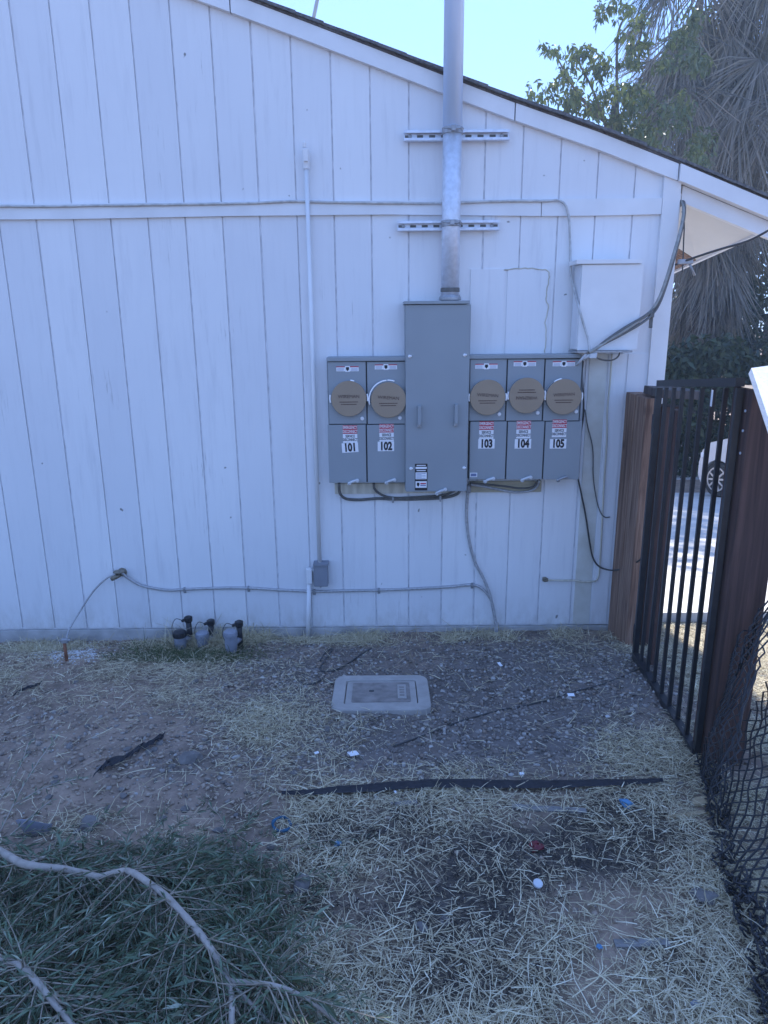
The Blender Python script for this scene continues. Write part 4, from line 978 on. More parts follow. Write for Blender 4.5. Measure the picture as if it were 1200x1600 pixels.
stake(800, 1263, 916, 1270, .026, .01, M['oldwood'], 'grey weathered lath in the straw under the black hose')
stake(610, 1257, 652, 1256, .02, .008, M['oldwood'], 'short grey lath at the left below the hose')
stake(960, 1478, 1045, 1476, .026, .01, M['oldwood'], 'weathered lath half buried in straw at lower right')
g_ = G(1098, 1252, .01); bb = B(); bb.rock(g_, .035, (1.2, .7, .25), 4, 2); tag(bb.build('bark_piece', M['tanwood']), 'tan flake of bark next to the chain link', 'bark')
# torn landscape fabric
for lab, pts, w in (('torn strip of black landscape fabric lying on the soil', [(150, 1210), (165, 1196), (190, 1188), (215, 1172), (238, 1160), (256, 1152)], .030),
                    ('scrap of black fabric half buried at far left', [(22, 1086), (38, 1078), (55, 1072), (66, 1066)], .018),
                    ):
    P = smooth(gline(pts, .012), 5); bb = B(); prev = None
    for i, p_ in enumerate(P):
        cur = [bb.bm.verts.new(p_ + Vector((rnd.gauss(0, .002), s * w * rnd.uniform(.8, 1.1), rnd.uniform(0, .012)))) for s in (-1, -.3, .3, 1)]
        if prev:
            for k in range(3): bb.bm.faces.new((prev[k], cur[k], cur[k + 1], prev[k + 1]))
        prev = cur
    tag(bb.build('fabric_scrap', M['fabric'], None, False), lab, 'fabric')
# grey plastic pot shard at left
g_ = G(62, 1298); bb = B(); prev = None
for i in range(9):
    a = R(200 + i * 20); r0, r1 = .035, .055
    cur = [bb.bm.verts.new(g_ + Vector((r0 * math.cos(a), r0 * math.sin(a), -.01))), bb.bm.verts.new(g_ + Vector((r1 * math.cos(a) - .01, r1 * math.sin(a), .055 + .035 * math.sin(i * .5))))]
    if prev: bb.bm.faces.new((prev[0], cur[0], cur[1], prev[1]))
    prev = cur
o = tag(bb.build('broken_pot', M['greyp'], None, True), 'broken grey plastic pot standing in the soil above the branches', 'broken pot')
md = o.modifiers.new('thick', 'SOLIDIFY'); md.thickness = .003
# stones
named = [(298, 1188, .042, 'big angular stone right of the torn black fabric'), (269, 1199, .014, 'small pale stone beside the big angular stone'), (232, 1177, .017, 'pale pebble touching the black fabric'),
         (140, 1290, .035, 'lump of soil-coloured rock at left above the branches'), (1100, 1405, .034, 'grey rock in the straw near the chain link'), (695, 1441, .015, 'small grey rock in the middle of the mulch'),
         (660, 1452, .017, 'flat brown rock left of the small grey rock'), (472, 1385, .034, 'pale flat rock at the right end of the branches'), (465, 1292, .014, 'dark stone next to the tape loop')]
for px, py, r_, lab in named:
    g_ = G(px, py); bb = B(); bb.rock(g_ + Vector((0, 0, r_ * .25)), r_, (1.1, .9, .62), px * .37, 2); tag(bb.build('stone', M['stone']), lab, 'stone')
proto = []
for k in range(5):
    bb = B(); bb.rock(Vector((0, 0, 0)), 1, (1, .8, .6), k * 1.9 + 1, 1); me = bb.build('stone', M['stone']); proto.append(me)
used = [False] * 5
for k in range(60):
    while True:
        px, py = rnd.uniform(20, 700), rnd.uniform(1050, 1330)
        if px < 430 or py < 1210: break
    if 505 < px < 685 and 1050 < py < 1130: continue
    g_ = G(px, py); j = k % 5
    if not used[j]: o = proto[j]; used[j] = True
    else: o = proto[j].copy(); C.objects.link(o)
    r_ = rnd.uniform(.009, .021); o.location = g_ + Vector((0, 0, r_ * .2)); o.scale = (r_, r_, r_); o.rotation_euler = (0, 0, rnd.uniform(0, 6))
    tag(o, 'small dull stone lying loose on the soil and gravel', 'stone', 'small stones scattered over the yard')

# ---------------------------------------------------------------- ground cover
def scatter(n, prob_fn, xr=(-2.4, 2.8), yr=(1.25, 4.24)):
    X = nr.uniform(*xr, n); Y = nr.uniform(*yr, n)
    inv = (np.abs(X) < .6 * Y + .5)          # only the wedge in view
    X, Y = X[inv], Y[inv]
    Z = np.array([gz(x, y) for x, y in zip(X, Y)]); px, py = proj(np.stack([X, Y, Z], 1))
    m_, g__, s_ = cover_maps(px, py, X, Y)
    invault = (np.abs(X - cxx) < hw + .004) & (np.abs(Y - cy) < hd_ + .004)
    keep = (nr.random(len(X)) < prob_fn(m_, g__, s_, px, py)) & ~invault
    return np.stack([X, Y, Z], 1)[keep]
def straw(name, n, pf, L, Wd, mat, lift, label, tilt=.22, **k):
    P = scatter(n, pf, **k); n = len(P)
    a = nr.uniform(0, 2 * np.pi, n); el = nr.normal(0, tilt, n)
    Dv = np.stack([np.cos(a) * np.cos(el), np.sin(a) * np.cos(el), np.abs(np.sin(el))], 1)
    ln = np.clip(nr.lognormal(np.log(L), .5, n), L * .35, L * 3.2); P[:, 2] += nr.uniform(0, lift, n) + .002
    bend = nr.normal(0, .16, (n, 3)) * ln[:, None]; bend[:, 2] = -np.abs(Dv[:, 2]) * ln * nr.uniform(.3, 1.0, n)
    sd = unit(np.cross(Dv, np.array([0, 0, 1.0]) + nr.normal(0, .35, (n, 3))))
    o = blades(name, P, unit(Dv), ln, nr.uniform(.6, 1.4, n) * Wd, sd, bend, mat); tag(o, label, 'straw', kind='stuff'); return o
straw('straw', 380000, lambda m_, g, s, px, py: s ** 1.3 * .70, .030, .0020, M['straw'], .018, 'dry yellow straw and grass clippings covering the yard')
straw('loose_straw', 110000, lambda m_, g, s, px, py: s ** 1.3 * .34 + .010, .058, .0026, M['straw'], .022, 'long pale straws lying loose on top', tilt=.14)
straw('old_straw', 130000, lambda m_, g, s, px, py: np.clip(s * .5 + m_ * .35, 0, .7), .022, .0024, M['strawd'], .008, 'dull brown chaff beneath the straw')
straw('mulch', 200000, lambda m_, g, s, px, py: m_ ** 1.5 * .7, .012, .0032, M['mulch'], .012, 'dark mulch flecks in patches among the straw', tilt=.3)
straw('standing_grass', 16000, lambda m_, g, s, px, py: np.clip(s * 1.2, 0, 1) * (.25 + .75 * (np.sin(px * .021 + 1) + np.sin(px * .057) > -.4)), .07, .0026, M['straw'], .004, 'dry grass standing along the foot of the wall', tilt=.8, xr=(-2.3, 1.6), yr=(3.93, 4.14))
straw('weed_grass', 9000, lambda m_, g, s, px, py: np.exp(-((px - 290) / 90) ** 2 - ((py - 1035) / 22) ** 2), .06, .0028, M['grassg'], .004, 'green weeds growing around the irrigation valves', tilt=.75, xr=(-1.6, -.6), yr=(3.6, 4.1))
straw('valve_straw', 9000, lambda m_, g, s, px, py: np.exp(-((px - 345) / 60) ** 2), .11, .0026, M['straw'], .01, 'tall dry grass clump around the irrigation valves', tilt=.9, xr=(-1.4, -.7), yr=(3.95, 4.13))
def pebbles(name, n, pf, r0, r1, mat, label, **k):
    P = scatter(n, pf, **k); n = len(P)
    t = (1 + 5 ** .5) / 2
    ico = unit(np.array([(-1, t, 0), (1, t, 0), (-1, -t, 0), (1, -t, 0), (0, -1, t), (0, 1, t), (0, -1, -t), (0, 1, -t), (t, 0, -1), (t, 0, 1), (-t, 0, -1), (-t, 0, 1)], float))
    fc = np.array([(0, 11, 5), (0, 5, 1), (0, 1, 7), (0, 7, 10), (0, 10, 11), (1, 5, 9), (5, 11, 4), (11, 10, 2), (10, 7, 6), (7, 1, 8), (3, 9, 4), (3, 4, 2), (3, 2, 6), (3, 6, 8), (3, 8, 9), (4, 9, 5), (2, 4, 11), (6, 2, 10), (8, 6, 7), (9, 8, 1)])
    r = r0 + (r1 - r0) * nr.random(n) ** 2.2
    V = ico[None] * nr.uniform(.55, 1.3, (n, 12, 1)) * np.stack([nr.uniform(.8, 1.5, n), nr.uniform(.7, 1.1, n), nr.uniform(.45, .85, n)], 1)[:, None]
    a = nr.uniform(0, 6.28, n); c_, s_ = np.cos(a)[:, None], np.sin(a)[:, None]; x = V[..., 0] * c_ - V[..., 1] * s_; y = V[..., 0] * s_ + V[..., 1] * c_
    V = np.stack([x, y, V[..., 2]], -1) * r[:, None, None] + P[:, None] + np.array([0, 0, 1.0]) * (r * .3)[:, None, None]
    o = np_mesh(name, V.reshape(-1, 3), (np.arange(n)[:, None, None] * 12 + fc[None]).ravel(), 3, mat); tag(o, label, 'gravel', kind='stuff'); return o
pebbles('gravel', 120000, lambda m_, g, s, px, py: g ** 1.0 * .52, .0025, .0130, M['gravel'], 'grey crushed gravel spread around the utility box')
pebbles('fine_gravel', 60000, lambda m_, g, s, px, py: np.clip(g * .55 + .08, 0, 1), .0016, .0055, M['gravel'], 'fine grey grit between the gravel stones')
pebbles('soil_clods', 90000, lambda m_, g, s, px, py: np.clip(.40 * (1 - s), 0, 1) * (px < 520) * .9 + .03, .002, .011, M['clod'], 'brown clods of dry soil on the left side')
P_ = G(95, 1022)
pebbles('pale_chips', 9000, lambda m_, g, s, px, py: np.exp(-((px - 115) / 42) ** 2 - ((py - 1018) / 15) ** 2) * (.4 + .6 * (np.sin(px * .23) > -.3)) * np.exp(-((px - 115) / 90) ** 2), .0015, .0075, M['chips'], 'pale paint chips and rubble around the ground rod', xr=(P_.x - .35, P_.x + .35), yr=(P_.y - .3, 4.14))

# ================================================================ FALLEN BRANCHES
def branch_thing(label, limbs, twig_n, zone, seed, hmax=.13):
    """limbs: list of (pixel+height points, r0, r1); twigs start along limbs and inside the zone"""
    rr = random.Random(seed); g0_ = G(*zone[0]); rt_ = root('fallen_branch', g0_, label, 'branch')
    starts = []; twb = B()
    for pts, r0, r1 in limbs:
        P = smooth([G(x, y, h + .035) for x, y, h in pts], 9); P = [p_ + noise.noise_vector(p_ * 7) * .008 for p_ in P]
        r0, r1 = r0 * .8, r1 * .85; rad = [r0 + (r1 - r0) * i / (len(P) - 1) for i in range(len(P))]
        rad = [q * (1 + .12 * noise.noise(p_ * 25)) for q, p_ in zip(rad, P)]
        B().tube(P, rad, 9).build('limb', M['bark'], rt_)
        for i in range(2, len(P) - 1): starts.append((P[i], (P[i + 1] - P[i]).normalized()))
    LP, LD = [], []
    cells = []
    for k in range(twig_n):
        if k % 3 == 0 and starts:
            p_, t_ = starts[rr.randrange(len(starts))]; p_ = p_.copy()
            d_ = (t_ * .5 + Vector((rr.gauss(0, .8), rr.gauss(-.1, .6), rr.gauss(-.15, .3)))).normalized()
        else:
            cx_, cy_, rx_, ry_ = zone[1 + rr.randrange(len(zone) - 1)]
            px, py = rr.gauss(cx_, rx_), rr.gauss(cy_, ry_)
            if px > 470 or py < 1255 + max(0, px - 300) * .35 : continue
            hh = rr.random() ** 1.3 * hmax
            p_ = G(px, py, hh)
            d_ = Vector((rr.gauss(.1, .6), rr.gauss(-.2, .6), rr.gauss(-.05, .3))).normalized()
        ln = rr.uniform(.14, .32); n_ = 12; P = []
        tx, ty = proj([tuple(p_ + d_ * ln * .9)]); lim = 415 + .36 * (ty[0] - 1330)
        if (tx[0] > lim or ty[0] < 1300) and rr.random() > .10: continue
        cur = p_.copy(); dd = d_.copy(); curl = Vector((rr.gauss(0, .05), rr.gauss(0, .05), -.05))
        for j in range(n_):
            P.append(cur.copy()); cur = cur + dd * ln / n_; dd = (dd + curl).normalized()
            gg = gz(cur.x, cur.y) + .006
            if cur.z < gg: cur.z = gg; dd.z = abs(dd.z) * .2
            if cur.z > gg + hmax * 1.15: dd.z = -abs(dd.z) * .6
        twb.tube(P, [.0021 * (1 - .7 * j / n_) for j in range(n_)], 4, caps=False)
        for j in range(1, n_):
            t = (P[j] - P[j - 1]).normalized(); sd = t.orthogonal()
            for q in range(4):
                a = rr.uniform(0, 6.28); o_ = Matrix.Rotation(a, 3, t) @ sd
                LP.append(P[j]); LD.append((t * rr.uniform(.7, 1.3) + o_ * rr.uniform(.45, .95)).normalized())
        # tuft at the tip
        for q in range(6):
            LP.append(P[-1]); LD.append((dd + Vector((rr.gauss(0, .45), rr.gauss(0, .45), rr.gauss(0, .35)))).normalized())
    o = twb.build('twigs', M['twig'], rt_); o['kind'] = 'stuff'
    LP = np.array([tuple(v) for v in LP]); LD = np.array([tuple(v) for v in LD]); n = len(LP)
    ln = np.clip(nr.lognormal(np.log(.027), .35, n), .012, .07); 
    o = leaves('foliage', LP, LD, ln, ln * nr.uniform(.085, .15, n), side_of(LD), M['leafb'], rt_, .15); o['kind'] = 'stuff'
    return rt_
branch_thing('long curved pale limb with narrow green leaves fallen across the lower left corner',
    [([(-40, 1315, .10), (0, 1332, .14), (40, 1352, .16), (100, 1360, .16), (150, 1370, .17), (190, 1362, .22), (240, 1385, .25), (290, 1430, .26), (330, 1480, .25), (352, 1520, .22), (362, 1560, .22), (362, 1620, .21)], .014, .007),
     ([(360, 1530, .22), (410, 1536, .24), (450, 1548, .24), (490, 1570, .22), (530, 1604, .18)], .0075, .004),
     ([(364, 1535, .22), (390, 1565, .21), (430, 1610, .19)], .006, .004),
     ([(238, 1388, .24), (250, 1420, .21), (275, 1448, .18), (290, 1480, .14)], .004, .002),
     ([(190, 1362, .22), (225, 1356, .19), (260, 1362, .16), (300, 1370, .12)], .003, .0015),
     ([(200, 1390, .14), (230, 1410, .12), (250, 1440, .10), (258, 1470, .08)], .004, .002),
     ([(40, 1352, .15), (70, 1342, .12), (110, 1350, .08)], .009, .005)],
    1250, [(150, 1400), (300, 1400, 95, 45), (240, 1480, 110, 55), (340, 1490, 70, 60), (120, 1430, 90, 50), (430, 1490, 28, 60), (395, 1410, 28, 32), (330, 1350, 50, 18)], 3)
branch_thing('darker leafy branch under the curved limb at the bottom left corner',
    [([(-30, 1490, .16), (10, 1502, .19), (50, 1530, .21), (85, 1570, .21), (125, 1620, .20)], .011, .007),
     ([(-20, 1430, .05), (40, 1450, .06), (80, 1480, .06)], .005, .003)],
    700, [(60, 1500), (60, 1500, 70, 60), (150, 1560, 110, 40), (260, 1570, 90, 35), (20, 1400, 40, 40)], 5, .12)
# sparse sprig reaching up at the left edge
sp = root('leafy_sprig', G(10, 1290), 'thin sparse leafy sprig rising from the left edge over the soil', 'sprig')
tw = B(); LP, LD = [], []
for pts in ([(0, 1300, .05), (30, 1240, .12), (60, 1190, .16), (90, 1150, .18)], [(20, 1260, .08), (60, 1235, .12), (100, 1222, .13), (130, 1215, .13)], [(0, 1250, .06), (30, 1200, .12), (45, 1160, .14)], [(10, 1310, .04), (50, 1275, .09), (80, 1250, .10)]):
    P = smooth([G(*q) for q in pts], 7); tw.tube(P, .002, 4)
    for j in range(1, len(P)):
        t = (P[j] - P[j - 1]).normalized()
        for q in range(2):
            LP.append(tuple(P[j])); LD.append(tuple((t + Vector((rnd.gauss(0, .6), rnd.gauss(0, .4), rnd.gauss(0, .5)))).normalized()))
tw.build('stem', M['bark'], sp); LP, LD = np.array(LP), np.array(LD)
o = leaves('foliage', LP, LD, nr.uniform(.018, .034, len(LP)), nr.uniform(.003, .005, len(LP)), side_of(LD), M['leafb'], sp); o['kind'] = 'stuff'

# ================================================================ BEYOND: TREES, PALM, CAR
def leaf_cloud(name, centers, radii, per, size, mat, parent, droop=.25, aspect=.42, hang=.5):
    P = []
    for c_, r_ in zip(centers, radii):
        n = int(per * (r_ ** 2)) + 6
        d = unit(nr.normal(size=(n, 3))) * (nr.random((n, 1)) ** .5) * r_ * np.array([1, 1, .75]); P.append(d + np.array(c_))
    P = np.concatenate(P); n = len(P); Dv = unit(nr.normal(size=(n, 3)) + np.array([0, 0, -hang]))
    ln = nr.uniform(.6, 1.35, n) * size
    o = leaves(name, P, Dv, ln, ln * aspect, side_of(Dv), mat, parent, droop); o['kind'] = 'stuff'; return o
def tree(label, basep, forks, clumps, per, size, mat, bark='barkd', hang=.5):
    rt_ = root('broadleaf_tree', basep, label, 'tree')
    bb = B()
    for pts, r0, r1 in forks:
        P = smooth(pts, 6); bb.tube(P, [r0 + (r1 - r0) * i / (len(P) - 1) for i in range(len(P))], 8)
    bb.build('trunk', M[bark], rt_)
    leaf_cloud('crown', [c for c, r in clumps], [r for c, r in clumps], per, size, mat, rt_, hang=hang)
    return rt_
# pale broadleaf tree over the roof
YT = 15.5
cl = []
for (px, py, r_) in ((880, 110, .30), (905, 85, .3), (940, 110, .38), (965, 140, .42), (900, 150, .36), (930, 170, .42), (880, 170, .3), (965, 190, .42), (1000, 150, .4), (1010, 210, .5), (1040, 100, .35), (1060, 60, .35), (1085, 90, .4),
                     (950, 12, .18), (975, 8, .2), (995, 35, .16), (985, 60, .14), (1003, 75, .2), (945, 25, .14), (990, 95, .2), (868, 78, .13), (862, 135, .14), (835, 150, .12), (828, 165, .1), (850, 178, .18), (1060, 180, .5), (1100, 230, .5), (1080, 30, .3), (975, 235, .5), (920, 215, .4), (1020, 265, .5)):
    for q in range(7):
        r_ = r_ * 1.0; p_ = Yp(px + rnd.gauss(0, 9), py + rnd.gauss(0, 9), YT + rnd.gauss(0, .5)); cl.append((tuple(p_), r_ * rnd.uniform(.35, .75)))
tb = Vector((4.6, YT, base(YT)))
fk = [([tb, tb + Vector((-.1, 0, 1.8)), tb + Vector((-.3, 0, 3.6)), Yp(960, 160, YT)], .17, .05)]
for a, b_, c_ in (((960, 240), (930, 150), (900, 90)), ((965, 200), (965, 60), (985, 15)), ((975, 230), (1030, 150), (1060, 60)), ((955, 200), (905, 150), (865, 80)), ((985, 90), (1000, 60), (1003, 40))):
    fk.append(([Yp(*a, YT), Yp(*b_, YT), Yp(*c_, YT)], .035, .012))
tree('tall tree with sparse light green leaves above the roof left of the palm', tb, fk, cl, 620, .125, M['leaft'], hang=.9)
# dark trees behind the gate
def dark_tree(label, px, Y, z0, z1, halfw, n, seed, per=260, size=.22):
    rr = random.Random(seed); cx_ = Yp(px, 600, Y).x; bp = Vector((cx_, Y, base(Y))); cl = []
    for k in range(n):
        cl.append(((cx_ + rr.uniform(-halfw, halfw), Y + rr.uniform(-1, 1), rr.uniform(z0, z1)), rr.uniform(.45, 1.0)))
    fk = [([bp, bp + Vector((.1, 0, 1.5)), Vector((cx_, Y, (z0 + z1) / 2))], .16, .06)]
    for k in range(4): fk.append(([bp + Vector((.05, 0, 1.4)), Vector((cx_ + rr.uniform(-halfw, halfw) * .7, Y, z1 - rr.random()))], .05, .015))
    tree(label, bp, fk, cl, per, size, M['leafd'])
dark_tree('dark leafy tree behind the palm trunk, nearest the house corner', 1085, 23.5, -.5, 5.4, 2.0, 70, 1, 300, .26)
dark_tree('dark leafy tree right of the palm trunk with sky gaps', 1185, 24.5, -.8, 4.9, 2.4, 40, 2, 130, .24)
dark_tree('dark leafy tree at the right edge beyond the redwood post', 1330, 23.5, -1, 6.5, 2.4, 50, 4, 130, .24)
# hedge seen through the gate bars
hg = root('hedge', (6, 15.5, base(14)), 'dense dark hedge beyond the driveway seen through the gate bars', 'hedge')
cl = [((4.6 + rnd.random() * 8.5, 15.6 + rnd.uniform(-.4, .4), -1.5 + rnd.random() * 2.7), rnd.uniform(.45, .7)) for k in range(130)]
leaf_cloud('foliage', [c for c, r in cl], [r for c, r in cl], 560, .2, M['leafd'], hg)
bb = B()
for k in range(14): x_ = 5 + k * .6; bb.tube([(x_, 15.6, -1.7), (x_ + rnd.uniform(-.2, .2), 15.6, .9)], [.05, .02], 6)
bb.build('stems', M['barkd'], hg)
# fan palm with a skirt of dead fronds
YPm = 20.0
pt = [Vector((Yp(1085, 600, YPm).x, YPm, base(YPm) - .1)), Yp(1090, 560, YPm), Yp(1112, 430, YPm), Yp(1135, 260, YPm), Yp(1150, 90, YPm), Yp(1155, -60, YPm)]
palm = root('fan_palm', pt[0], 'tall fan palm with a shaggy skirt of dead brown fronds behind the roof', 'palm')
PP = smooth(pt, 10)
bb = B(); bb.tube(PP, [.36 + .03 * math.sin(i * 2.2) for i in range(len(PP))], 16); bb.build('trunk', M['palmtrunk'], palm)
def frond_mesh(spread, nb, L, reach, drop, seed, mat, droop, wid=.022):
    rr = np.random.default_rng(seed); a = np.linspace(-spread, spread, nb) + rr.normal(0, .05, nb)
    Dv = np.stack([np.sin(a), -np.abs(rr.normal(.25 if reach > .6 else .05, .16, nb)), -np.cos(a)], 1); Dv = unit(Dv)
    hub = np.array([0, -reach, -drop])
    P = np.tile(hub, (nb, 1)); ln = L * (1 - .25 * np.abs(a) / spread) * rr.uniform(.75, 1.15, nb)
    bend = np.stack([rr.normal(0, .10, nb), rr.normal(0, .12, nb), -np.ones(nb) * droop], 1) * ln[:, None]
    sd = unit(np.cross(Dv, np.array([0, 1.0, 0]) + rr.normal(0, .25, (nb, 3))))
    o = blades('tmp', P, Dv, ln, np.full(nb, wid), sd, bend, mat)
    bm = bmesh.new(); bm.from_mesh(o.data)
    q = B(); q.bm.free(); q.bm = bm; q.tube([(0, 0, 0), (0, -reach * .55, .12 * reach - drop * .2), tuple(hub)], [.018, .014, .011], 5)
    bm.to_mesh(o.data); bm.free(); me = o.data; bpy.data.objects.remove(o); me.name = 'frond'; return me
tight = [frond_mesh(R(16 + 6 * k), 40, 1.15, .20 + .05 * k, .45, k, M['frond'], .12) for k in range(4)]
wide_ = [frond_mesh(R(60 + 8 * k), 50, 1.25, .75 + .22 * k, .35, 9 + k, M['frond'], .35) for k in range(4)]
live = [frond_mesh(R(95), 34, 1.05, 1.3, -.1, 20 + k, M['gfrond'], .45) for k in range(2)]
def at_trunk(z):
    for a, b_ in zip(PP[:-1], PP[1:]):
        if a.z <= z <= b_.z: return a.lerp(b_, (z - a.z) / max(1e-6, b_.z - a.z))
    return PP[-1] if z > PP[-1].z else PP[0]
zt0 = Yp(1100, 480, YPm).z; zt1 = PP[-1].z
zs = Yp(1120, 330, YPm).z                    # below this the skirt clings to the trunk
for k in range(270):
    f = rnd.random(); az = rnd.uniform(0, 6.283)
    if k < 110: z = zt0 + 1.1 + (zs - zt0 + 1.0) * f; me = tight[k % 4]
    else: z = zs + 1.2 + (zt1 - zs - .9) * f; me = (wide_ if rnd.random() < .35 + .6 * f else tight)[k % 4]
    o = bpy.data.objects.new('dead_frond', me); C.objects.link(o); o.parent = palm
    o.location = at_trunk(z) - palm.location
    q = Matrix.Rotation(az, 4, 'Z') @ Matrix.Rotation(rnd.gauss(-.03, .10), 4, 'X') @ Matrix.Rotation(rnd.gauss(0, .14), 4, 'Y')
    o.rotation_euler = q.to_euler(); s_ = rnd.uniform(1.2, 1.7); o.scale = (s_, s_, s_)
for k in range(28):
    az = rnd.uniform(0, 6.283); o = bpy.data.objects.new('green_frond', live[k % 2]); C.objects.link(o); o.parent = palm
    o.location = PP[-1] + Vector((0, 0, rnd.uniform(-.6, .4))) - palm.location
    q = Matrix.Rotation(az, 4, 'Z') @ Matrix.Rotation(rnd.uniform(-1.1, .3), 4, 'X'); o.rotation_euler = q.to_euler(); o.scale = (1.45, 1.45, 1.45)
# antenna rod above the roof
p0, p1 = Yp(487, 42, 4.9), Yp(502, -30, 4.9)
p0 = p0 - (p1 - p0) * .35
tag(B().tube([p0, p1 + (p1 - p0) * 1.2], .011, 8).build('roof_rod', M['pvcw']), 'thin pale leaning rod sticking up behind the roof edge', 'rod')
# thin wire between eave and trees
a = Yp(1110, 400, 6.0); 
tag(B().tube(smooth([Yp(1055, 414, 4.0), Yp(1078, 405, 3.95), Yp(1120, 391, 3.9), Yp(1170, 376, 3.85), Yp(1215, 352, 3.8)], 6), .006, 6).build('overhead_wire', M['bcable']), 'black wire strung beneath the eave towards the right', 'wire')
p = Yp(1070, 409, 3.97); bb = B(); bb.box(p + Vector((-.035, -.012, -.012)), p + Vector((.04, .012, .012)), .003).tube([p + Vector((.02, 0, 0)), p + Vector((.06, 0, -.07))], .006, 6); tag(bb.build('wire_clamp', M['steel2']), 'small grey wire clamp hanging under the eave', 'clamp')

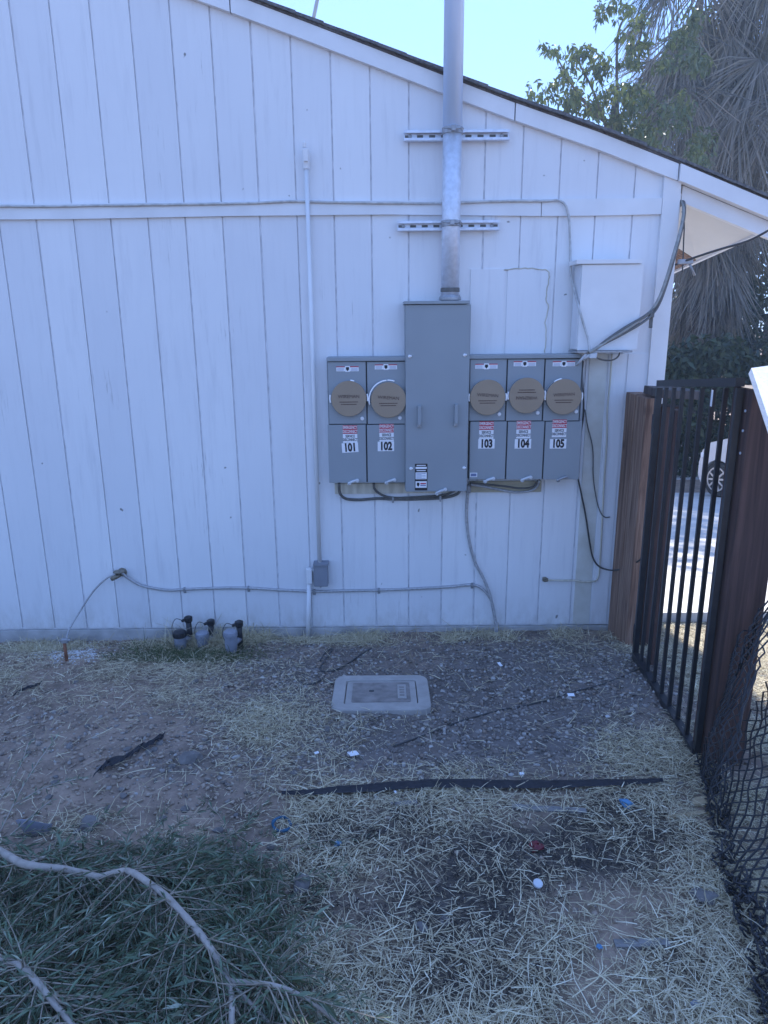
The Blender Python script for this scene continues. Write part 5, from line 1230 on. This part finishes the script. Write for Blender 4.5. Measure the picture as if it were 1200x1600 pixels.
# silver car parked on the driveway
def make_car():
    Yc = 12.2; zr = base(Yc + .1) + .05; x0 = Yp(1098, 700, Yc).x; sc_ = 1.0
    r_ = root('parked_car', (x0, Yc, zr), 'silver car parked on the sloping driveway, seen through the gate bars', 'car')
    WR = .32; w1, w2 = x0 + .47, x0 + 3.3
    def arch(xc, rr=.37): return [(xc + rr * math.cos(a), zr + .30 + rr * math.sin(a)) for a in np.linspace(R(-20), R(200), 12)]
    low = [(x0 + .03, zr + .33)] + arch(w1)[::-1] + arch(w2)[::-1] + [(x0 + 4.2, zr + .25), (x0 + 4.28, zr + .55), (x0 + 4.22, zr + .88), (x0 + 3.5, zr + .96), (x0 + 1.15, zr + 1.08), (x0 + .7, zr + 1.05), (x0 + .3, zr + .98), (x0 + .1, zr + .84), (x0 + .02, zr + .62), (x0, zr + .40)]
    bb = B(); bb.prism([(x, Yc, z) for x, z in low], (0, 1.75, 0)); bb.build('body', M['car'], r_)
    cab = [(x0 + 1.0, zr + 1.06), (x0 + 3.6, zr + .955), (x0 + 3.1, zr + 1.38), (x0 + 2.4, zr + 1.46), (x0 + 1.7, zr + 1.42)]
    bb = B(); a = [bb.bm.verts.new((x, Yc + .08 + (.16 if z > zr + 1.2 else 0), z)) for x, z in cab]; b_ = [bb.bm.verts.new((x, Yc + 1.67 - (.16 if z > zr + 1.2 else 0), z)) for x, z in cab]
    bb.bm.faces.new(a); bb.bm.faces.new(b_[::-1])
    for i in range(5): bb.bm.faces.new((a[i], b_[i], b_[(i + 1) % 5], a[(i + 1) % 5]))
    bb.build('cabin', M['car'], r_)
    for pts in (((1.1, 1.03), (2.15, 1.03), (2.15, 1.39), (1.75, 1.37)), ((2.22, 1.03), (3.25, 1.02), (2.98, 1.34), (2.22, 1.39))):
        bb = B(); bb.prism([(x0 + x, Yc + .075 + (z - 1.0) / .2 * .0 + (.145 if z > 1.2 else .0), zr + z) for x, z in pts], (0, .01, 0)); bb.build('window', M['glass'], r_)
    for (a_, b2) in ((1.08, 2.17), (2.2, 3.05)):
        bb = B(); bb.box((x0 + a_, Yc - .006, zr + .30), (x0 + b2, Yc - .001, zr + .95), .003); dr = bb.build('door', M['car'], r_)
        bb = B(); bb.box((x0 + b2 - .22, Yc - .03, zr + .80), (x0 + b2 - .06, Yc - .007, zr + .825), .006); bb.build('handle', M['car'], dr)
    for xc in (w1, w2):
        for yy in (Yc + .0, Yc + 1.53):
            bb = B(); bb.lathe((xc, yy, zr + WR), (0, 1, 0), [(WR * .66, 0), (WR * .96, .0), (WR, .03), (WR, .19), (WR * .96, .22), (WR * .66, .22)], 28); wh = bb.build('wheel', M['tyre'], r_)
            bb = B()
            for k in range(10):
                a_ = k * math.pi / 5; d_ = Vector((math.cos(a_), 0, math.sin(a_))); s_ = Vector((-math.sin(a_), 0, math.cos(a_))); c_ = Vector((xc, yy - .012, zr + WR))
                bb.prism([c_ + d_ * .04 + s_ * .02, c_ + d_ * .04 - s_ * .02, c_ + d_ * WR * .64 - s_ * .012, c_ + d_ * WR * .64 + s_ * .012], (0, .03, 0))
            bb.lathe((xc, yy - .014, zr + WR), (0, 1, 0), [(.055, 0), (.055, .03)], 14)
            ring = [(WR * .62, -.014), (WR * .69, -.014), (WR * .69, .02), (WR * .62, .02)]
            n_ = 28; rg = [[bb.bm.verts.new((xc + q * math.cos(2 * math.pi * k / n_), yy + h, zr + WR + q * math.sin(2 * math.pi * k / n_))) for k in range(n_)] for q, h in ring]
            for i in range(4):
                for k in range(n_): bb.bm.faces.new((rg[i][k], rg[i][(k + 1) % n_], rg[(i + 1) % 4][(k + 1) % n_], rg[(i + 1) % 4][k]))
            bb.build('rim', M['rim'], wh)
    bb = B(); bb.box((x0 + .05, Yc - .004, zr + .70), (x0 + .26, Yc + .3, zr + .80), .02); bb.build('headlight', M['white'], r_)
    bb = B(); bb.box((x0 + 4.05, Yc - .004, zr + .68), (x0 + 4.26, Yc + .3, zr + .84), .02); bb.build('tail_light', M['lamp'], r_)
    bb = B(); bb.box((x0 + .95, Yc - .14, zr + 1.0), (x0 + 1.15, Yc - .02, zr + 1.12), .02); bb.build('side_mirror', M['car'], r_)
    cx_, cy_ = Yp(1097, 700, 12.85).x, 12.85     # parked lengthways beside the drive, nose uphill
    r_.location = (cx_, cy_, base(cy_) + .05); r_.rotation_euler = (R(-2.7), R(-8.4), R(-72))
make_car()

# thin volume added to lift the dark trees, imitating lens glare
def glare_veil():
    bb = B(); bb.box((-16, -8, -4.6), (22, 29, 13.5)); m = bpy.data.materials.new('glare_veil'); m.use_nodes = True; nt = m.node_tree
    for n_ in list(nt.nodes): nt.nodes.remove(n_)
    v = nt.nodes.new('ShaderNodeVolumePrincipled'); v.inputs['Color'].default_value = (0.62, 0.80, 1, 1); v.inputs['Density'].default_value = 0.0027; v.inputs['Anisotropy'].default_value = 0.2
    o_ = nt.nodes.new('ShaderNodeOutputMaterial'); nt.links.new(v.outputs[0], o_.inputs['Volume'])
    tag(bb.build('glare_veil', m), 'pale added veil imitating lens glare over the whole yard', None, None, 'stuff')
glare_veil()
